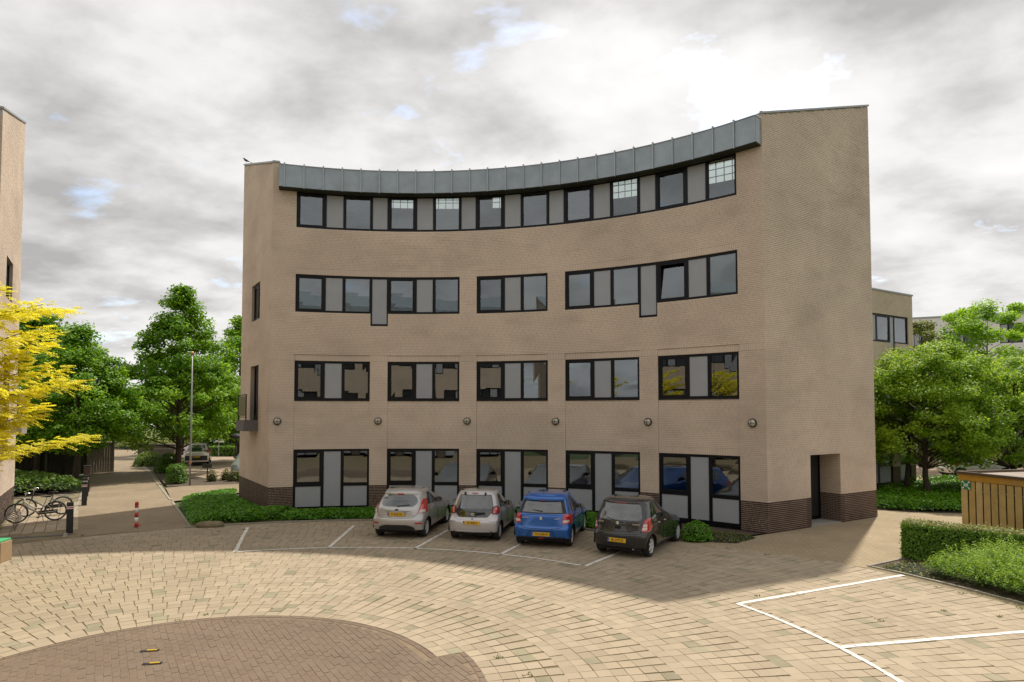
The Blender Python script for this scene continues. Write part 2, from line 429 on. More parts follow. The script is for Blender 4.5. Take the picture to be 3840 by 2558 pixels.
def wall_backing(P, u0, u1, z0, z1, holes, thick, dface, mats, parent, zsplit=None, ztop=None, names=('wall', 'plinth')):
    zs = sorted(set([z0, z1] + [v for h in holes for v in h[2:] if z0 < v < z1] + ([zsplit] if zsplit else [])))
    mb = MB()
    for a, b in zip(zs[:-1], zs[1:]):
        iv = [(u0, u1)]
        for h in holes:
            if h[2] < b - 1e-4 and h[3] > a + 1e-4: iv = subtract(iv, h[0], h[1])
        for s, e in iv:
            if zsplit and b <= zsplit + 1e-6:
                pb = MB(); abox(pb, P, s, e, a, b, dface - thick, dface + (0.0075 if dface < 0 else 0.0), 0.4); pb.build(names[1], mats[1], parent)
            else: abox(mb, P, s, e, a, b, dface - thick, dface, 0.4)
    if ztop:      # sloping gable strip on top of the level wall
        vs = []
        for u in (u0, u1):
            vs += [P(u, z1, dface - thick), P(u, z1, dface), P(u, ztop(u) - 0.02, dface), P(u, ztop(u) - 0.02, dface - thick)]
        mb.add(vs, [(0, 1, 5, 4), (1, 2, 6, 5), (2, 3, 7, 6), (3, 0, 4, 7), (0, 3, 2, 1), (4, 5, 6, 7)])
    o1 = mb.build(names[0], mats[0], parent)
    return o1

# ---- windows -----------------------------------------------------------------
SEGS = [(0.0, 0.375, 'glass'), (0.375, 0.637, 'panel'), (0.637, 1.0, 'glass')]
def window_group(P, parent, pieces, z0, z1, dface=-0.055, drop=None, transom=None, blinds=(), tilt=(), name='window', pane_mat=None, simple=False):
    """pieces: list of (u0, u1, kind) side by side; one frame mesh with panes and panels as its parts"""
    fr = MB(); dep = 0.07; t = 0.088
    U0, U1 = pieces[0][0], pieces[-1][1]
    d0, d1 = dface - dep, dface
    abox(fr, P, U0, U1, z1 - t, z1, d0, d1)
    if drop is None:
        abox(fr, P, U0, U1, z0, z0 + t, d0, d1)
    else:
        for a, b, k in pieces:
            if k == 'drop':
                abox(fr, P, a - 0.02, b + 0.02, drop, drop + t, d0, d1)
                abox(fr, P, a - 0.02, a + 0.055, drop + t, z0 + t, d0, d1); abox(fr, P, b - 0.055, b + 0.02, drop + t, z0 + t, d0, d1)
            else: abox(fr, P, a, b, z0, z0 + t, d0, d1)
    # sill lip
    if not simple: abox(fr, P, U0 - 0.0, U1 + 0.0, z0 - 0.03, z0 - 0.002, d0, dface + 0.045) if drop is None else None
    edges = sorted(set([round(p[0], 4) for p in pieces] + [round(p[1], 4) for p in pieces]))
    for i, u in enumerate(edges):
        a, b = (u, u + t) if i == 0 else ((u - t, u) if i == len(edges) - 1 else (u - 0.057, u + 0.057))
        abox(fr, P, a, b, z0 + t, z1 - t, d0, d1 + (0.0 if i in (0, len(edges) - 1) else 0.004))
    parts = []; gi = 0
    for a, b, k in pieces:
        ia = a + (t if a == U0 else 0.057); ib = b - (t if b == U1 else 0.057)
        if k in ('panel', 'drop'):
            zz = (drop + t) if k == 'drop' and drop is not None else z0 + t
            mb = MB(); abox(mb, P, ia, ib, zz, z1 - t, d0 + 0.01, d1 - 0.018); parts.append(('panel', mb, M['panel']))
        else:
            gz0 = z0 + t
            if transom:
                gz0 = z0 + (z1 - z0) * transom[1]
                abox(fr, P, ia, ib, z0 + (z1 - z0) * transom[0], gz0, d0, d1)
                mb = MB(); abox(mb, P, ia, ib, z0 + t, z0 + (z1 - z0) * transom[0], d0 + 0.01, d1 - 0.018); parts.append(('panel', mb, M['panel']))
            s = 0.055 if gi % 2 == 0 else 0.012       # opening lights have a second, wider sash
            dd = d1 - 0.03
            if not simple:
                if s > 0.03:
                    for q in ((ia, ia + s, gz0, z1 - t), (ib - s, ib, gz0, z1 - t)): abox(fr, P, q[0], q[1], q[2], q[3], d0 + 0.01, d1 - 0.012)
                    for q in ((ia + s, ib - s, gz0, gz0 + s), (ia + s, ib - s, z1 - t - s, z1 - t)): abox(fr, P, q[0], q[1], q[2], q[3], d0 + 0.01, d1 - 0.012)
                else: s = 0.0
            else: s = 0.0
            mb = MB()
            ti = 0.16 if gi in tilt else 0.0
            if ti:
                sf = MB()
                for q in ((ia, ia + 0.05, gz0, z1 - t), (ib - 0.05, ib, gz0, z1 - t), (ia + 0.05, ib - 0.05, gz0, gz0 + 0.05), (ia + 0.05, ib - 0.05, z1 - t - 0.06, z1 - t)):
                    f = lambda zz: -ti * (zz - gz0) / (z1 - gz0)
                    sf.hexa([P(q[0], q[2], d0 + f(q[2])), P(q[1], q[2], d0 + f(q[2])), P(q[1], q[2], d1 - .02 + f(q[2])), P(q[0], q[2], d1 - .02 + f(q[2])),
                             P(q[0], q[3] - .03, d0 + f(q[3])), P(q[1], q[3] - .03, d0 + f(q[3])), P(q[1], q[3] - .03, d1 - .02 + f(q[3])), P(q[0], q[3] - .03, d1 - .02 + f(q[3]))])
                parts.append(('sash', sf, M['frame']))
            jt = [random.uniform(-0.004, 0.004) for _ in range(4)]
            mb.add([P(ia + s, gz0 + s, dd + jt[0]), P(ib - s, gz0 + s, dd + jt[1]), P(ib - s, z1 - t - s - ti * .2, dd - ti + jt[2]), P(ia + s, z1 - t - s - ti * .2, dd - ti + jt[3])], [(0, 1, 2, 3)])
            parts.append(('pane', mb, pane_mat or M['glass']))
            if gi in blinds:
                bl = MB(); zz = z1 - t
                while zz > gz0 + 0.02:
                    bl.hexa([P(ia, zz - .027, d0 - .055), P(ib, zz - .027, d0 - .055), P(ib, zz - .001, d0 - .046), P(ia, zz - .001, d0 - .046),
                             P(ia, zz - .027, d0 - .057), P(ib, zz - .027, d0 - .057), P(ib, zz - .001, d0 - .048), P(ia, zz - .001, d0 - .048)])
                    zz -= 0.026
                parts.append(('blind', bl, M['blind']))
            gi += 1
    f = fr.build(name, M['frame'], parent)
    for nm, mb, mt in parts: mb.build(nm, mt, f)
    return f

def bay_u(i):
    a = A0 + i * BAY + (BAY - WIN) / 2; return ua(a), ua(a + WIN)
def bay_pieces(i):
    u0, u1 = bay_u(i); w = u1 - u0
    return [(u0 + w * a, u0 + w * b, k) for a, b, k in SEGS]
def join_pieces(bays, kind):
    out = []
    for n, i in enumerate(bays):
        if n: out.append((bay_u(i - 1)[1], bay_u(i)[0], kind))
        out += bay_pieces(i)
    return out

def facade_windows(P, parent, simple=False, pane=None):
    for i in range(5):
        window_group(P, parent, bay_pieces(i), Z['r0b'], Z['r0t'], transom=(0.375, 0.43), pane_mat=pane, simple=simple)
        window_group(P, parent, bay_pieces(i), Z['r1b'], Z['r1t'], pane_mat=pane, simple=simple)
    window_group(P, parent, join_pieces((0, 1), 'drop'), Z['r2b'], Z['r2t'], drop=7.375, blinds=() if simple else (0, 1), pane_mat=pane, simple=simple)
    window_group(P, parent, bay_pieces(2), Z['r2b'], Z['r2t'], blinds=() if simple else (1,), pane_mat=pane, simple=simple)
    window_group(P, parent, join_pieces((3, 4), 'drop'), Z['r2b'], Z['r2t'], drop=7.375, blinds=() if simple else (0, 1, 3), tilt=() if simple else (2,), pane_mat=pane, simple=simple)
    window_group(P, parent, join_pieces(range(5), 'panel'), Z['r3b'], Z['r3t'], pane_mat=pane, name='window_ribbon', simple=simple)

def facade_holes():
    H = []
    for i in range(5):
        a, b = bay_u(i); H.append((a, b, 0.0, Z['r0t'])); H.append((a, b, Z['r1b'], Z['r1t']))
    for i, j in ((0, 1), (2, 2), (3, 4)):
        H.append((bay_u(i)[0], bay_u(j)[1], Z['r2b'], Z['r2t']))
    for i in (0, 3): H.append((bay_u(i)[1], bay_u(i + 1)[0], 7.375, Z['r2b']))
    H.append((bay_u(0)[0], bay_u(4)[1], Z['r3b'], Z['r3t']))
    return H

UL = ua(AR)
RECESS_Z = Z['r1t'] + 0.25
def in_bay(u):
    return any(bay_u(i)[0] - 1e-3 <= u <= bay_u(i)[1] + 1e-3 for i in range(5))

def fascia(P, parent, pieces=True):
    u0, u1 = ua(-0.318), ua(0.7875); n = 26
    zb, zt, dp = 12.70, 13.56, 0.40
    us = [u0 + (u1 - u0) * (i if i == 0 else (i - 0.72)) / (n - 0.72 + 0.0) for i in range(n + 1)]
    us[-1] = u1
    body = MB(); abox(body, P, u0, u1, zb + .012, zt - .02, 0.012, dp - 0.02)
    f = body.build('fascia', M['zinc'], parent)
    for a, b in zip(us[:-1], us[1:]):
        mb = MB(); j = random.uniform(-.004, .004); abox(mb, P, a + 0.006, b - 0.006, zb, zt, dp - 0.018, dp + j)
        if pieces: mb.build('zinc_sheet', M['zinc'], f)
        else: f.data.from_pydata if False else mb.build('zinc_sheet', M['zinc'], f)
    for u in us[1:-1]:
        mb = MB(); abox(mb, P, u - 0.024, u + 0.024, zb - 0.03, zt + 0.075, dp - 0.01, dp + 0.05); abox(mb, P, u - 0.024, u + 0.024, zt + 0.01, zt + 0.075, 0.05, dp - 0.012); mb.build('rib', M['zinc_edge'], f)
    lip = MB(); abox(lip, P, u0, u1, zt + 0.002, zt + 0.025, 0.0, dp + 0.02); lip.build('capping', M['zinc_edge'], f)
    sf = MB(); abox(sf, P, u0, u1, zb - 0.035, zb - 0.004, -0.02, dp - 0.03); sf.build('soffit', M['soffit'], f)
    return f

def ring_roof(off, parent, rb0=22.6, rb1=22.6):
    n = 28; V = []; F = []
    for i in range(n + 1):
        a = AL + off + (AR - AL) * i / n; rb = rb0 + (rb1 - rb0) * i / n
        # slight flare of the end walls is ignored for the far buildings
        for r, z in ((RR + 0.02, 13.60), (rb, 15.58), (rb, 15.42), (RR + 0.02, 13.45)):
            V.append((RC[0] + r * math.sin(a), RC[1] + r * math.cos(a), z))
    for i in range(n):
        for k in range(4): F.append((4 * i + k, 4 * i + (k + 1) % 4, 4 * i + 4 + (k + 1) % 4, 4 * i + 4 + k))
    mb = MB(); mb.add(V, F + [(0, 3, 2, 1), (4 * n, 4 * n + 1, 4 * n + 2, 4 * n + 3)]); return mb.build('roof', M['zinc'], parent)

# ================================================================== main building
def main_building():
    root = thing('office_building', 'four storey beige brick office building with concave curved front and zinc eaves', 'building', (float(RC[0]), float(RC[1]), 0))
    inv = Matrix.Translation((-RC[0], -RC[1], 0))
    hold = bpy.data.objects.new('tmp', None); COL.objects.link(hold)
    P = facade_map(); H = facade_holes()
    CL, FL, CR, FR = (-9.411, 24.713), (-12.538, 29.380), (8.229, 20.597), (13.640, 23.955)
    PR, PL = plane_map(CR, FR), plane_map(FL, CL)
    LR, LL = 6.368, 5.618
    zr = lambda u: 13.78 + (15.66 - 13.78) * u / LR
    zl = lambda u: 15.50 + (13.78 - 15.50) * u / LL
    # holes of the side walls (left wall runs FL -> CL so that it faces outward)
    HR = [(2.30, 4.08, 0.0, Z['r0t'])]
    HL = [(LL - 3.50, LL - 1.95, 7.8125, 9.375), (LL - 3.53, LL - 2.00, 3.5625, 5.875)]
    # --- brick courses
    sold = []
    HB = list(H)
    for i in range(5):
        a, b = bay_u(i); sold.append((a, b, Z['r0t'], Z['r0t'] + 0.25))
    sold.append((0.0, UL, Z['r1t'], Z['r1t'] + 0.25))
    for i, j in ((0, 1), (2, 2), (3, 4)): sold.append((bay_u(i)[0], bay_u(j)[1], Z['r2t'], Z['r2t'] + 0.25))
    HB += sold
    rows = lay(0.0, UL, RECESS_Z, Z['top'], HB)
    cuts = [0.0] + [v for i in range(5) for v in bay_u(i)] + [UL]
    for c0, c1 in zip(cuts[:-1], cuts[1:]): rows += lay(c0, c1, 0.0, RECESS_Z, HB)
    for s in sold: rows += soldiers(*s)
    dfun = lambda a, b, c, d: -0.03 if (d <= RECESS_Z + 0.01 and in_bay(0.5 * (a + b))) else 0.0
    sets = {'brick': [], 'plinth': []}
    def sort_rows(rs, Pm, df):
        lo = [r for r in rs if r[3] <= Z['pl'] + 1e-6]; hi = [r for r in rs if r[3] > Z['pl'] + 1e-6]
        if lo: sets['plinth'].append(bricks_np(lo, Pm, df))
        if hi: sets['brick'].append(bricks_np(hi, Pm, df))
    sort_rows(rows, P, dfun)
    z0 = lambda a, b, c, d: 0.0
    sort_rows(lay(0.0, LR, 0.0, 15.7, HR, ztop=lambda u: zr(u) - 0.05), PR, z0)
    sort_rows(lay(0.0, LL, 0.0, 15.7, HL, ztop=lambda u: zl(u) - 0.05), PL, z0)
    camp = np.array([0, 0, CAM_H])
    for key, mat in (('brick', M['brick']), ('plinth', M['plinth'])):
        C = np.concatenate(sets[key]); ctr = C[:, 4:].mean(1); dist = np.linalg.norm(ctr - camp, axis=1)
        order = np.argsort(dist); k = 150
        piece_objects('brick', C[order[:k]], mat, hold, unit_brick(mat)); stuff_pieces('brickwork' if key == 'brick' else 'plinth_brickwork', C[order[k:]], mat, hold)
    # --- wall body behind the bricks (the mortar plane)
    mts = (M['mortar'], M['plinth_mortar'])
    piers = [(0.0, bay_u(0)[0])] + [(bay_u(i)[1], bay_u(i + 1)[0]) for i in range(4)] + [(bay_u(4)[1], UL)]
    Hlow = [h for h in H if h[2] < RECESS_Z]
    wall_backing(P, 0.0, UL, 0.0, RECESS_Z, Hlow, 0.24, -0.042, mts, hold, Z['pl'])
    for a, b in piers:
        pb, pp = MB(), MB()
        abox(pp, P, a, b, 0.0, Z['pl'], -0.042, -0.0045, 0.4); abox(pb, P, a, b, Z['pl'], RECESS_Z, -0.042, -0.012, 0.4)
        pb.build('pier', M['mortar'], hold); pp.build('pier_plinth', M['plinth_mortar'], hold)
    wall_backing(P, 0.0, UL, RECESS_Z, Z['top'], [h for h in H if h[3] > RECESS_Z], 0.25, -0.012, mts, hold)
    wall_backing(PR, 0.0, LR, 0.0, 13.70, HR, 0.25, -0.012, mts, hold, Z['pl'], ztop=zr)
    wall_backing(PL, 0.0, LL, 0.0, 13.70, HL, 0.25, -0.012, mts, hold, Z['pl'], ztop=zl)
    # copings
    for Pm, L_, zf in ((PR, LR, zr), (PL, LL, zl)):
        mb = MB(); vs = []
        for u in (-0.03, L_ + 0.03):
            vs += [Pm(u, zf(u) - 0.045, -0.28), Pm(u, zf(u) - 0.045, 0.035), Pm(u, zf(u) + 0.02, 0.035), Pm(u, zf(u) + 0.02, -0.28)]
        mb.add(vs, [(0, 1, 5, 4), (1, 2, 6, 5), (2, 3, 7, 6), (3, 0, 4, 7), (0, 3, 2, 1), (4, 5, 6, 7)]); mb.build('coping', M['coping'], hold)
    for q0, q1 in ((-0.02, ua(-0.318) + 0.02), (ua(0.7875) - 0.02, UL + 0.02)):
        cb = MB(); abox(cb, P, q0, q1, 13.75, 13.82, -0.28, 0.04); cb.build('coping', M['coping'], hold)
    # --- windows, eaves
    facade_windows(P, hold); fascia(P, hold)
    # --- inside: floors, ceilings, rear wall with high windows
    def arc_slab(mb, r0, r1, z0, z1, a0=AL + 0.02, a1=AR - 0.02, n=24):
        V = []; F = []
        for i in range(n + 1):
            a = a0 + (a1 - a0) * i / n
            for r, z in ((r0, z0), (r1, z0), (r1, z1), (r0, z1)): V.append((RC[0] + r * math.sin(a), RC[1] + r * math.cos(a), z))
        for i in range(n):
            for k in range(4): F.append((4 * i + k, 4 * i + (k + 1) % 4, 4 * i + 4 + (k + 1) % 4, 4 * i + 4 + k))
        mb.add(V, F + [(0, 1, 2, 3), (4 * n, 4 * n + 3, 4 * n + 2, 4 * n + 1)])
    fl = MB(); 
    for z in (-0.02, 3.42, 6.90, 10.38): arc_slab(fl, RR + 0.27, RR + 5.2, z, z + 0.12)
    fl.build('floor_slab', M['interior_floor'], hold)
    ce = MB()
    for z in (2.95, 6.45, 9.92): arc_slab(ce, RR + 0.27, RR + 5.2, z, z + 0.06)
    ce.build('ceiling', M['interior'], hold)
    core = MB()
    for z0_, z1_ in ((0.1, 2.95), (3.54, 6.45), (7.02, 9.92)): arc_slab(core, RR + 4.6, RR + 4.75, z0_, z1_)
    for i in (1, 2, 3, 4):
        a = A0 + i * BAY
        for z0_, z1_ in ((0.1, 2.95), (3.54, 6.45), (7.02, 9.92)): arc_slab(core, RR + 0.4, RR + 4.6, z0_, z1_, a - 0.004, a + 0.004, 1)
    core.build('partition', M['interior'], hold)
    # rear wall (radius grows a little towards the right end)
    rb = 22.55; rear = MB(); clear = [(-0.105, -0.042), (-0.006, 0.057), (0.128, 0.190), (0.386, 0.440), (0.578, 0.640)]
    aL2, aR2 = -0.3955, 0.8518
    def rseg(a0, a1, z0_, z1_):
        n = max(1, int((a1 - a0) / 0.06)); V = []; F = []
        for i in range(n + 1):
            a = a0 + (a1 - a0) * i / n; q = (a - aL2) / (aR2 - aL2); r = 22.50 + 0.75 * q
            for rr, z in ((r - 0.25, z0_), (r, z0_), (r, z1_), (r - 0.25, z1_)): V.append((RC[0] + rr * math.sin(a), RC[1] + rr * math.cos(a), z))
        for i in range(n):
            for k in range(4): F.append((4 * i + k, 4 * i + (k + 1) % 4, 4 * i + 4 + (k + 1) % 4, 4 * i + 4 + k))
        rear.add(V, F + [(0, 1, 2, 3), (4 * n, 4 * n + 3, 4 * n + 2, 4 * n + 1)])
    aE0, aE1 = aL2 + 0.012, aR2 - 0.012
    rseg(aE0, aE1, 0.0, 13.95); rseg(aE0, aE1, 14.92, 15.42)
    prev = aE0
    for a, b in clear: rseg(prev, a, 13.95, 14.92); prev = b
    rseg(prev, aE1, 13.95, 14.92)
    rear.build('rear_wall', M['brick_far'], hold)
    for a, b in clear:
        g = MB(); r = 22.45 + 0.75 * (a - aL2) / (aR2 - aL2)
        def pt(t, z, d): 
            aa = a + (b - a) * t; return (RC[0] + (r - d) * math.sin(aa), RC[1] + (r - d) * math.cos(aa), z)
        for i in range(5): abox(g, pt, i / 4 - 0.012, i / 4 + 0.012, 13.95, 14.92, 0.0, 0.05, 9)
        for z in (13.955, 14.27, 14.60, 14.885): abox(g, pt, 0.0, 1.0, z, z + 0.03, 0.002, 0.046, 9)
        f = g.build('rear_window', M['white'], hold)
        q = MB(); q.add([pt(0, 13.95, 0.02), pt(1, 13.95, 0.02), pt(1, 14.92, 0.02), pt(0, 14.92, 0.02)], [(0, 1, 2, 3)]); q.build('pane', M['glass'], f)
    # roof between front eaves and rear wall, with a ceiling below
    n = 30
    for nm, mat, zf, zb_, dz in (('roof', M['zinc'], 13.72, 15.50, 0.1), ('ceiling', M['white'], 13.05, 15.05, 0.05)):
        V = []; F = []
        for i in range(n + 1):
            t = 0.014 + 0.972 * i / n; af = AL + (AR - AL) * t; ab = aL2 + (aR2 - aL2) * t; r1 = 22.40 + 0.72 * t
            r0 = RR + 0.22
            for r, a, z in ((r0, af, zf), (r1, ab, zb_ + 0.10 * t), (r1, ab, zb_ + 0.10 * t - dz), (r0, af, zf - dz)):
                V.append((RC[0] + r * math.sin(a), RC[1] + r * math.cos(a), z))
        for i in range(n):
            for k in range(4): F.append((4 * i + k, 4 * i + (k + 1) % 4, 4 * i + 4 + (k + 1) % 4, 4 * i + 4 + k))
        mb = MB(); mb.add(V, F + [(0, 3, 2, 1), (4 * n, 4 * n + 1, 4 * n + 2, 4 * n + 3)]); mb.build(nm, mat, hold)
    # --- entrance niche in the right end wall
    for q0, q1, w0, w1 in ((4.068, 4.30, 4.062, 4.30), (2.08, 2.312, 2.08, 2.318)):
        e = MB(); abox(e, PR, q0, q1, Z['pl'], Z['r0t'] - .003, -0.85, -0.004); e.build('porch_wall', M['brick_far'], hold)
        pl = MB(); abox(pl, PR, w0, w1, 0, Z['pl'], -0.85, -0.003); pl.build('porch_plinth', M['plinth_far'], hold)
    e = MB(); abox(e, PR, 2.30, 4.08, Z['r0t'] + 0.002, Z['r0t'] + .2, -0.85, -0.26); e.build('porch_ceiling', M['brick_far'], hold)
    st = MB(); abox(st, PR, 2.31, 4.07, -0.01, 0.03, -0.9, 0.0); st.build('doorstep', pbr('doorstep_concrete', (0.30, 0.28, 0.24), 0.9, var=.12), hold)
    d = MB(); abox(d, PR, 2.42, 2.50, 0.03, 2.43, -0.85, -0.77); abox(d, PR, 3.98, 4.06, 0.03, 2.43, -0.85, -0.77); abox(d, PR, 2.50, 3.98, 2.33, 2.43, -0.85, -0.77); abox(d, PR, 3.12, 3.22, 0.03, 2.33, -0.85, -0.77); abox(d, PR, 2.50, 3.98, 0.03, 0.15, -0.84, -0.78)
    door = d.build('door', M['frame'], hold)
    pn = MB(); pn.add([PR(2.5, .15, -0.81), PR(3.12, .15, -0.81), PR(3.12, 2.33, -0.81), PR(2.5, 2.33, -0.81)], [(0, 1, 2, 3)]); pn.build('pane', M['glass'], door)
    pn = MB(); abox(pn, PR, 3.22, 3.98, .15, 2.33, -0.83, -0.80); pn.build('door_leaf', M['dark'], door)
    hd = MB(); hd.tube([PR(3.30, 0.9, -0.75), PR(3.30, 1.5, -0.75)], 0.015); hd.build('handle', M['steel'], door)
    bw = MB(); abox(bw, PR, 2.0, 4.3, 0.0, 2.6, -3.2, -3.1); bw.build('hall_wall', pbr('hall_paint', (.20, .06, .05), .8), hold)
    # --- left end wall: window and small balcony
    wa, wb = LL - 3.50, LL - 1.95
    window_group(PL, hold, [(wa, (wa + wb) / 2, 'glass'), ((wa + wb) / 2, wb, 'glass')], 7.8125, 9.375, dface=-0.10)
    ba, bb = LL - 3.53, LL - 2.00
    window_group(PL, hold, [(ba, bb, 'glass')], 3.62, 5.875, dface=-0.16, name='balcony_door')
    bx = MB(); abox(bx, PL, ba - 0.05, bb + 0.02, 3.12, 3.56, 0.003, 0.55); bal = bx.build('balcony', pbr('grey_balcony', (.13, .115, .115), .7, var=.1), hold)
    rl = MB()
    for q in ((ba - .02, 3.62, 4.62), (bb - .03, 3.62, 4.62)): abox(rl, PL, q[0], q[0] + .04, q[1] - .06, q[2], 0.44, 0.48)
    abox(rl, PL, ba - .02, bb + .01, 4.60, 4.64, 0.43, 0.49); abox(rl, PL, ba - .02, bb + .01, 3.68, 3.71, 0.43, 0.49); rl.build('railing', M['frame'], bal)
    gp = MB(); abox(gp, PL, ba + .03, bb - .04, 3.74, 4.57, 0.45, 0.465); gp.build('railing_panel', pbr('olive_panel', (.17, .145, .08), .45, var=.06), bal)
    # gather under the thing
    for ch in list(hold.children):
        ch.parent = root; ch.matrix_parent_inverse = inv
    bpy.data.objects.remove(hold, do_unlink=True)
    return root
main_building()

# wall lamps on the piers
def wall_lamps():
    P = facade_map(); labs = ['first round bulkhead lamp, at the left corner of the curved front', 'round bulkhead lamp on the pier left of the second window bay', 'round bulkhead lamp on the pier left of the middle window bay',
        'round bulkhead lamp on the pier right of the middle window bay', 'round bulkhead lamp on the pier left of the last window bay', 'largest round bulkhead lamp, at the right corner near the end wall']
    glass = pbr('lamp_opal_glass', (0.50, 0.46, 0.38), 0.25, var=0.1, vscale=12)
    for i, a in enumerate((-0.3145, -0.0885, 0.1221, 0.3328, 0.5446, 0.7631)):
        u = ua(a); o = np.array(P(u, 3.55, 0.0)); nrm = np.array(P(u, 3.55, 1.0)) - o
        t = thing('wall_lamp', labs[i], 'lamp', tuple(o), 0.0, 'bulkhead lamps along the curved front')
        zq = Vector(nrm).to_track_quat('Z', 'Y').to_matrix().to_4x4()
        mb = MB(); mb.lathe([(0.14, 0.0), (0.145, 0.02), (0.145, 0.06), (0.125, 0.075), (0.10, 0.078)], 20, zq); mb.build('rim', M['dark'], t, True)
        mb = MB(); mb.lathe([(0.118, 0.05), (0.116, 0.085), (0.10, 0.115), (0.07, 0.138), (0.03, 0.15), (0.004, 0.152)], 20, zq); mb.build('globe', glass, t, True)
        mb = MB()
        for ax in (0, 1):
            pts = []
            for k in range(9):
                th = math.pi * (k / 8); x = 0.128 * math.cos(th); h = 0.07 + 0.095 * math.sin(th)
                pts.append(zq @ Vector((x, 0, h) if ax == 0 else (0, x, h)))
            mb.tube(pts, 0.008, 6)
        mb.build('guard', M['dark'], t)
wall_lamps()

# ================================================================== neighbouring buildings of the same ring
DARKGLASS = pbr('far_window_glass', (0.02, 0.025, 0.03), 0.05, spec=0.8)
def ring_neighbour(name, label, off, end_right=None, eaves=True):
    root = thing(name, label, 'building', (float(RC[0]), float(RC[1]), 0)); inv = Matrix.Translation((-RC[0], -RC[1], 0))
    hold = bpy.data.objects.new('tmp', None); COL.objects.link(hold)
    P = facade_map(off); H = facade_holes()
    wall_backing(P, 0.0, UL, 0.0, 13.5, H, 0.25, 0.0, (M['brick_far'], M['plinth_far']), hold, Z['pl'])
    facade_windows(P, hold, simple=True, pane=DARKGLASS)
    if eaves:
        f = MB(); abox(f, P, ua(-0.318), ua(0.765), 12.70, 13.56, 0.02, 0.40); fo = f.build('fascia', M['zinc'], hold)
        for i in range(1, 26):
            u = ua(-0.318) + (ua(0.765) - ua(-0.318)) * i / 26; mb = MB(); abox(mb, P, u - .024, u + .024, 12.67, 13.63, .39, .45); mb.build('rib', M['zinc_edge'], fo)
    ring_roof(off, hold)
    bk = MB(); n = 20; V = []; F = []
    for i in range(n + 1):
        a = AL + off + (AR - AL) * i / n
        for r, z in ((22.3, 0), (22.55, 0), (22.55, 15.4), (22.3, 15.4)): V.append((RC[0] + r * math.sin(a), RC[1] + r * math.cos(a), z))
    for i in range(n):
        for k in range(4): F.append((4 * i + k, 4 * i + (k + 1) % 4, 4 * i + 4 + (k + 1) % 4, 4 * i + 4 + k))
    bk.add(V, F + [(0, 1, 2, 3), (4 * n, 4 * n + 3, 4 * n + 2, 4 * n + 1)]); bk.build('rear_wall', M['brick_far'], hold)
    # dark core so that light does not leak through
    for a, s in ((AL + off + 0.004, 1), (AR + off - 0.004, -1)):
        if s == -1 and end_right is not None: continue
        p0 = (RC[0] + RR * math.sin(a), RC[1] + RR * math.cos(a)); p1 = (RC[0] + 22.5 * math.sin(a), RC[1] + 22.5 * math.cos(a))
        Pm = plane_map(p1, p0) if s == 1 else plane_map(p0, p1)
        wall_backing(Pm, 0, 5.47, 0, 13.4, [], 0.2, 0.0, (M['brick_far'], M['plinth_far']), hold, Z['pl'], ztop=(lambda u: 15.5 - 0.35 * u) if s == 1 else (lambda u: 13.6 + 0.35 * u))
    if end_right is not None: end_right(hold)
    for ch in list(hold.children):
        ch.parent = root; ch.matrix_parent_inverse = inv
    bpy.data.objects.remove(hold, do_unlink=True)
    return root

def left_end(hold):
    A, B = (-16.52, 20.27), (-19.76, 25.40); L_ = 6.067
    P = plane_map(A, B); zt = lambda u: 13.80 + (15.66 - 13.80) * u / L_
    HL = [(2.0, 3.7, 7.94, 9.375), (2.1, 3.7, 3.5625, 5.9375)]
    rows = lay(0.0, L_, 0.0, 15.7, HL, ztop=lambda u: zt(u) - 0.05)
    z0 = lambda a, b, c, d: 0.0
    for nm, mat, rs in (('plinth_brickwork', M['plinth'], [r for r in rows if r[3] <= 1.0]), ('brickwork', M['brick'], [r for r in rows if r[3] > 1.0])):
        stuff_pieces(nm, bricks_np(rs, P, z0), mat, hold)
    wall_backing(P, 0.0, L_, 0.0, 13.70, HL, 0.25, -0.012, (M['mortar'], M['plinth_mortar']), hold, Z['pl'], ztop=zt)
    mb = MB(); vs = []
    for u in (-0.03, L_ + 0.03): vs += [P(u, zt(u) - 0.045, -0.28), P(u, zt(u) - 0.045, 0.035), P(u, zt(u) + 0.02, 0.035), P(u, zt(u) + 0.02, -0.28)]
    mb.add(vs, [(0, 1, 5, 4), (1, 2, 6, 5), (2, 3, 7, 6), (3, 0, 4, 7), (0, 3, 2, 1), (4, 5, 6, 7)]); mb.build('coping', M['coping'], hold)
    window_group(P, hold, [(2.0, 2.85, 'glass'), (2.85, 3.7, 'glass')], 7.94, 9.375, dface=-0.10, pane_mat=DARKGLASS)
    window_group(P, hold, [(2.1, 3.7, 'glass')], 3.62, 5.9375, dface=-0.14, pane_mat=DARKGLASS, name='balcony_door')
    bx = MB(); abox(bx, P, 2.05, 3.75, 3.12, 3.56, 0.003, 0.55); bal = bx.build('balcony', pbr('pale_balcony', (.30, .27, .25), .7, var=.1), hold)
    gp = MB(); abox(gp, P, 2.1, 3.7, 3.62, 4.6, 0.45, 0.47); gp.build('railing_panel', pbr('tan_panel', (.33, .27, .19), .5, var=.06), bal)
    # small slot in the wall
    sl = MB(); abox(sl, P, 1.55, 1.62, 1.9, 2.15, 0.0, 0.02); sl.build('vent', M['dark'], hold)
ring_neighbour('office_building', 'beige brick office building at the left edge, partly behind the yellow tree', R_(-47.4) - AR, left_end)
ring_neighbour('office_building', 'matching office building across the court, seen mirrored in the windows', R_(188.6) - 0.5 * (AL + AR))
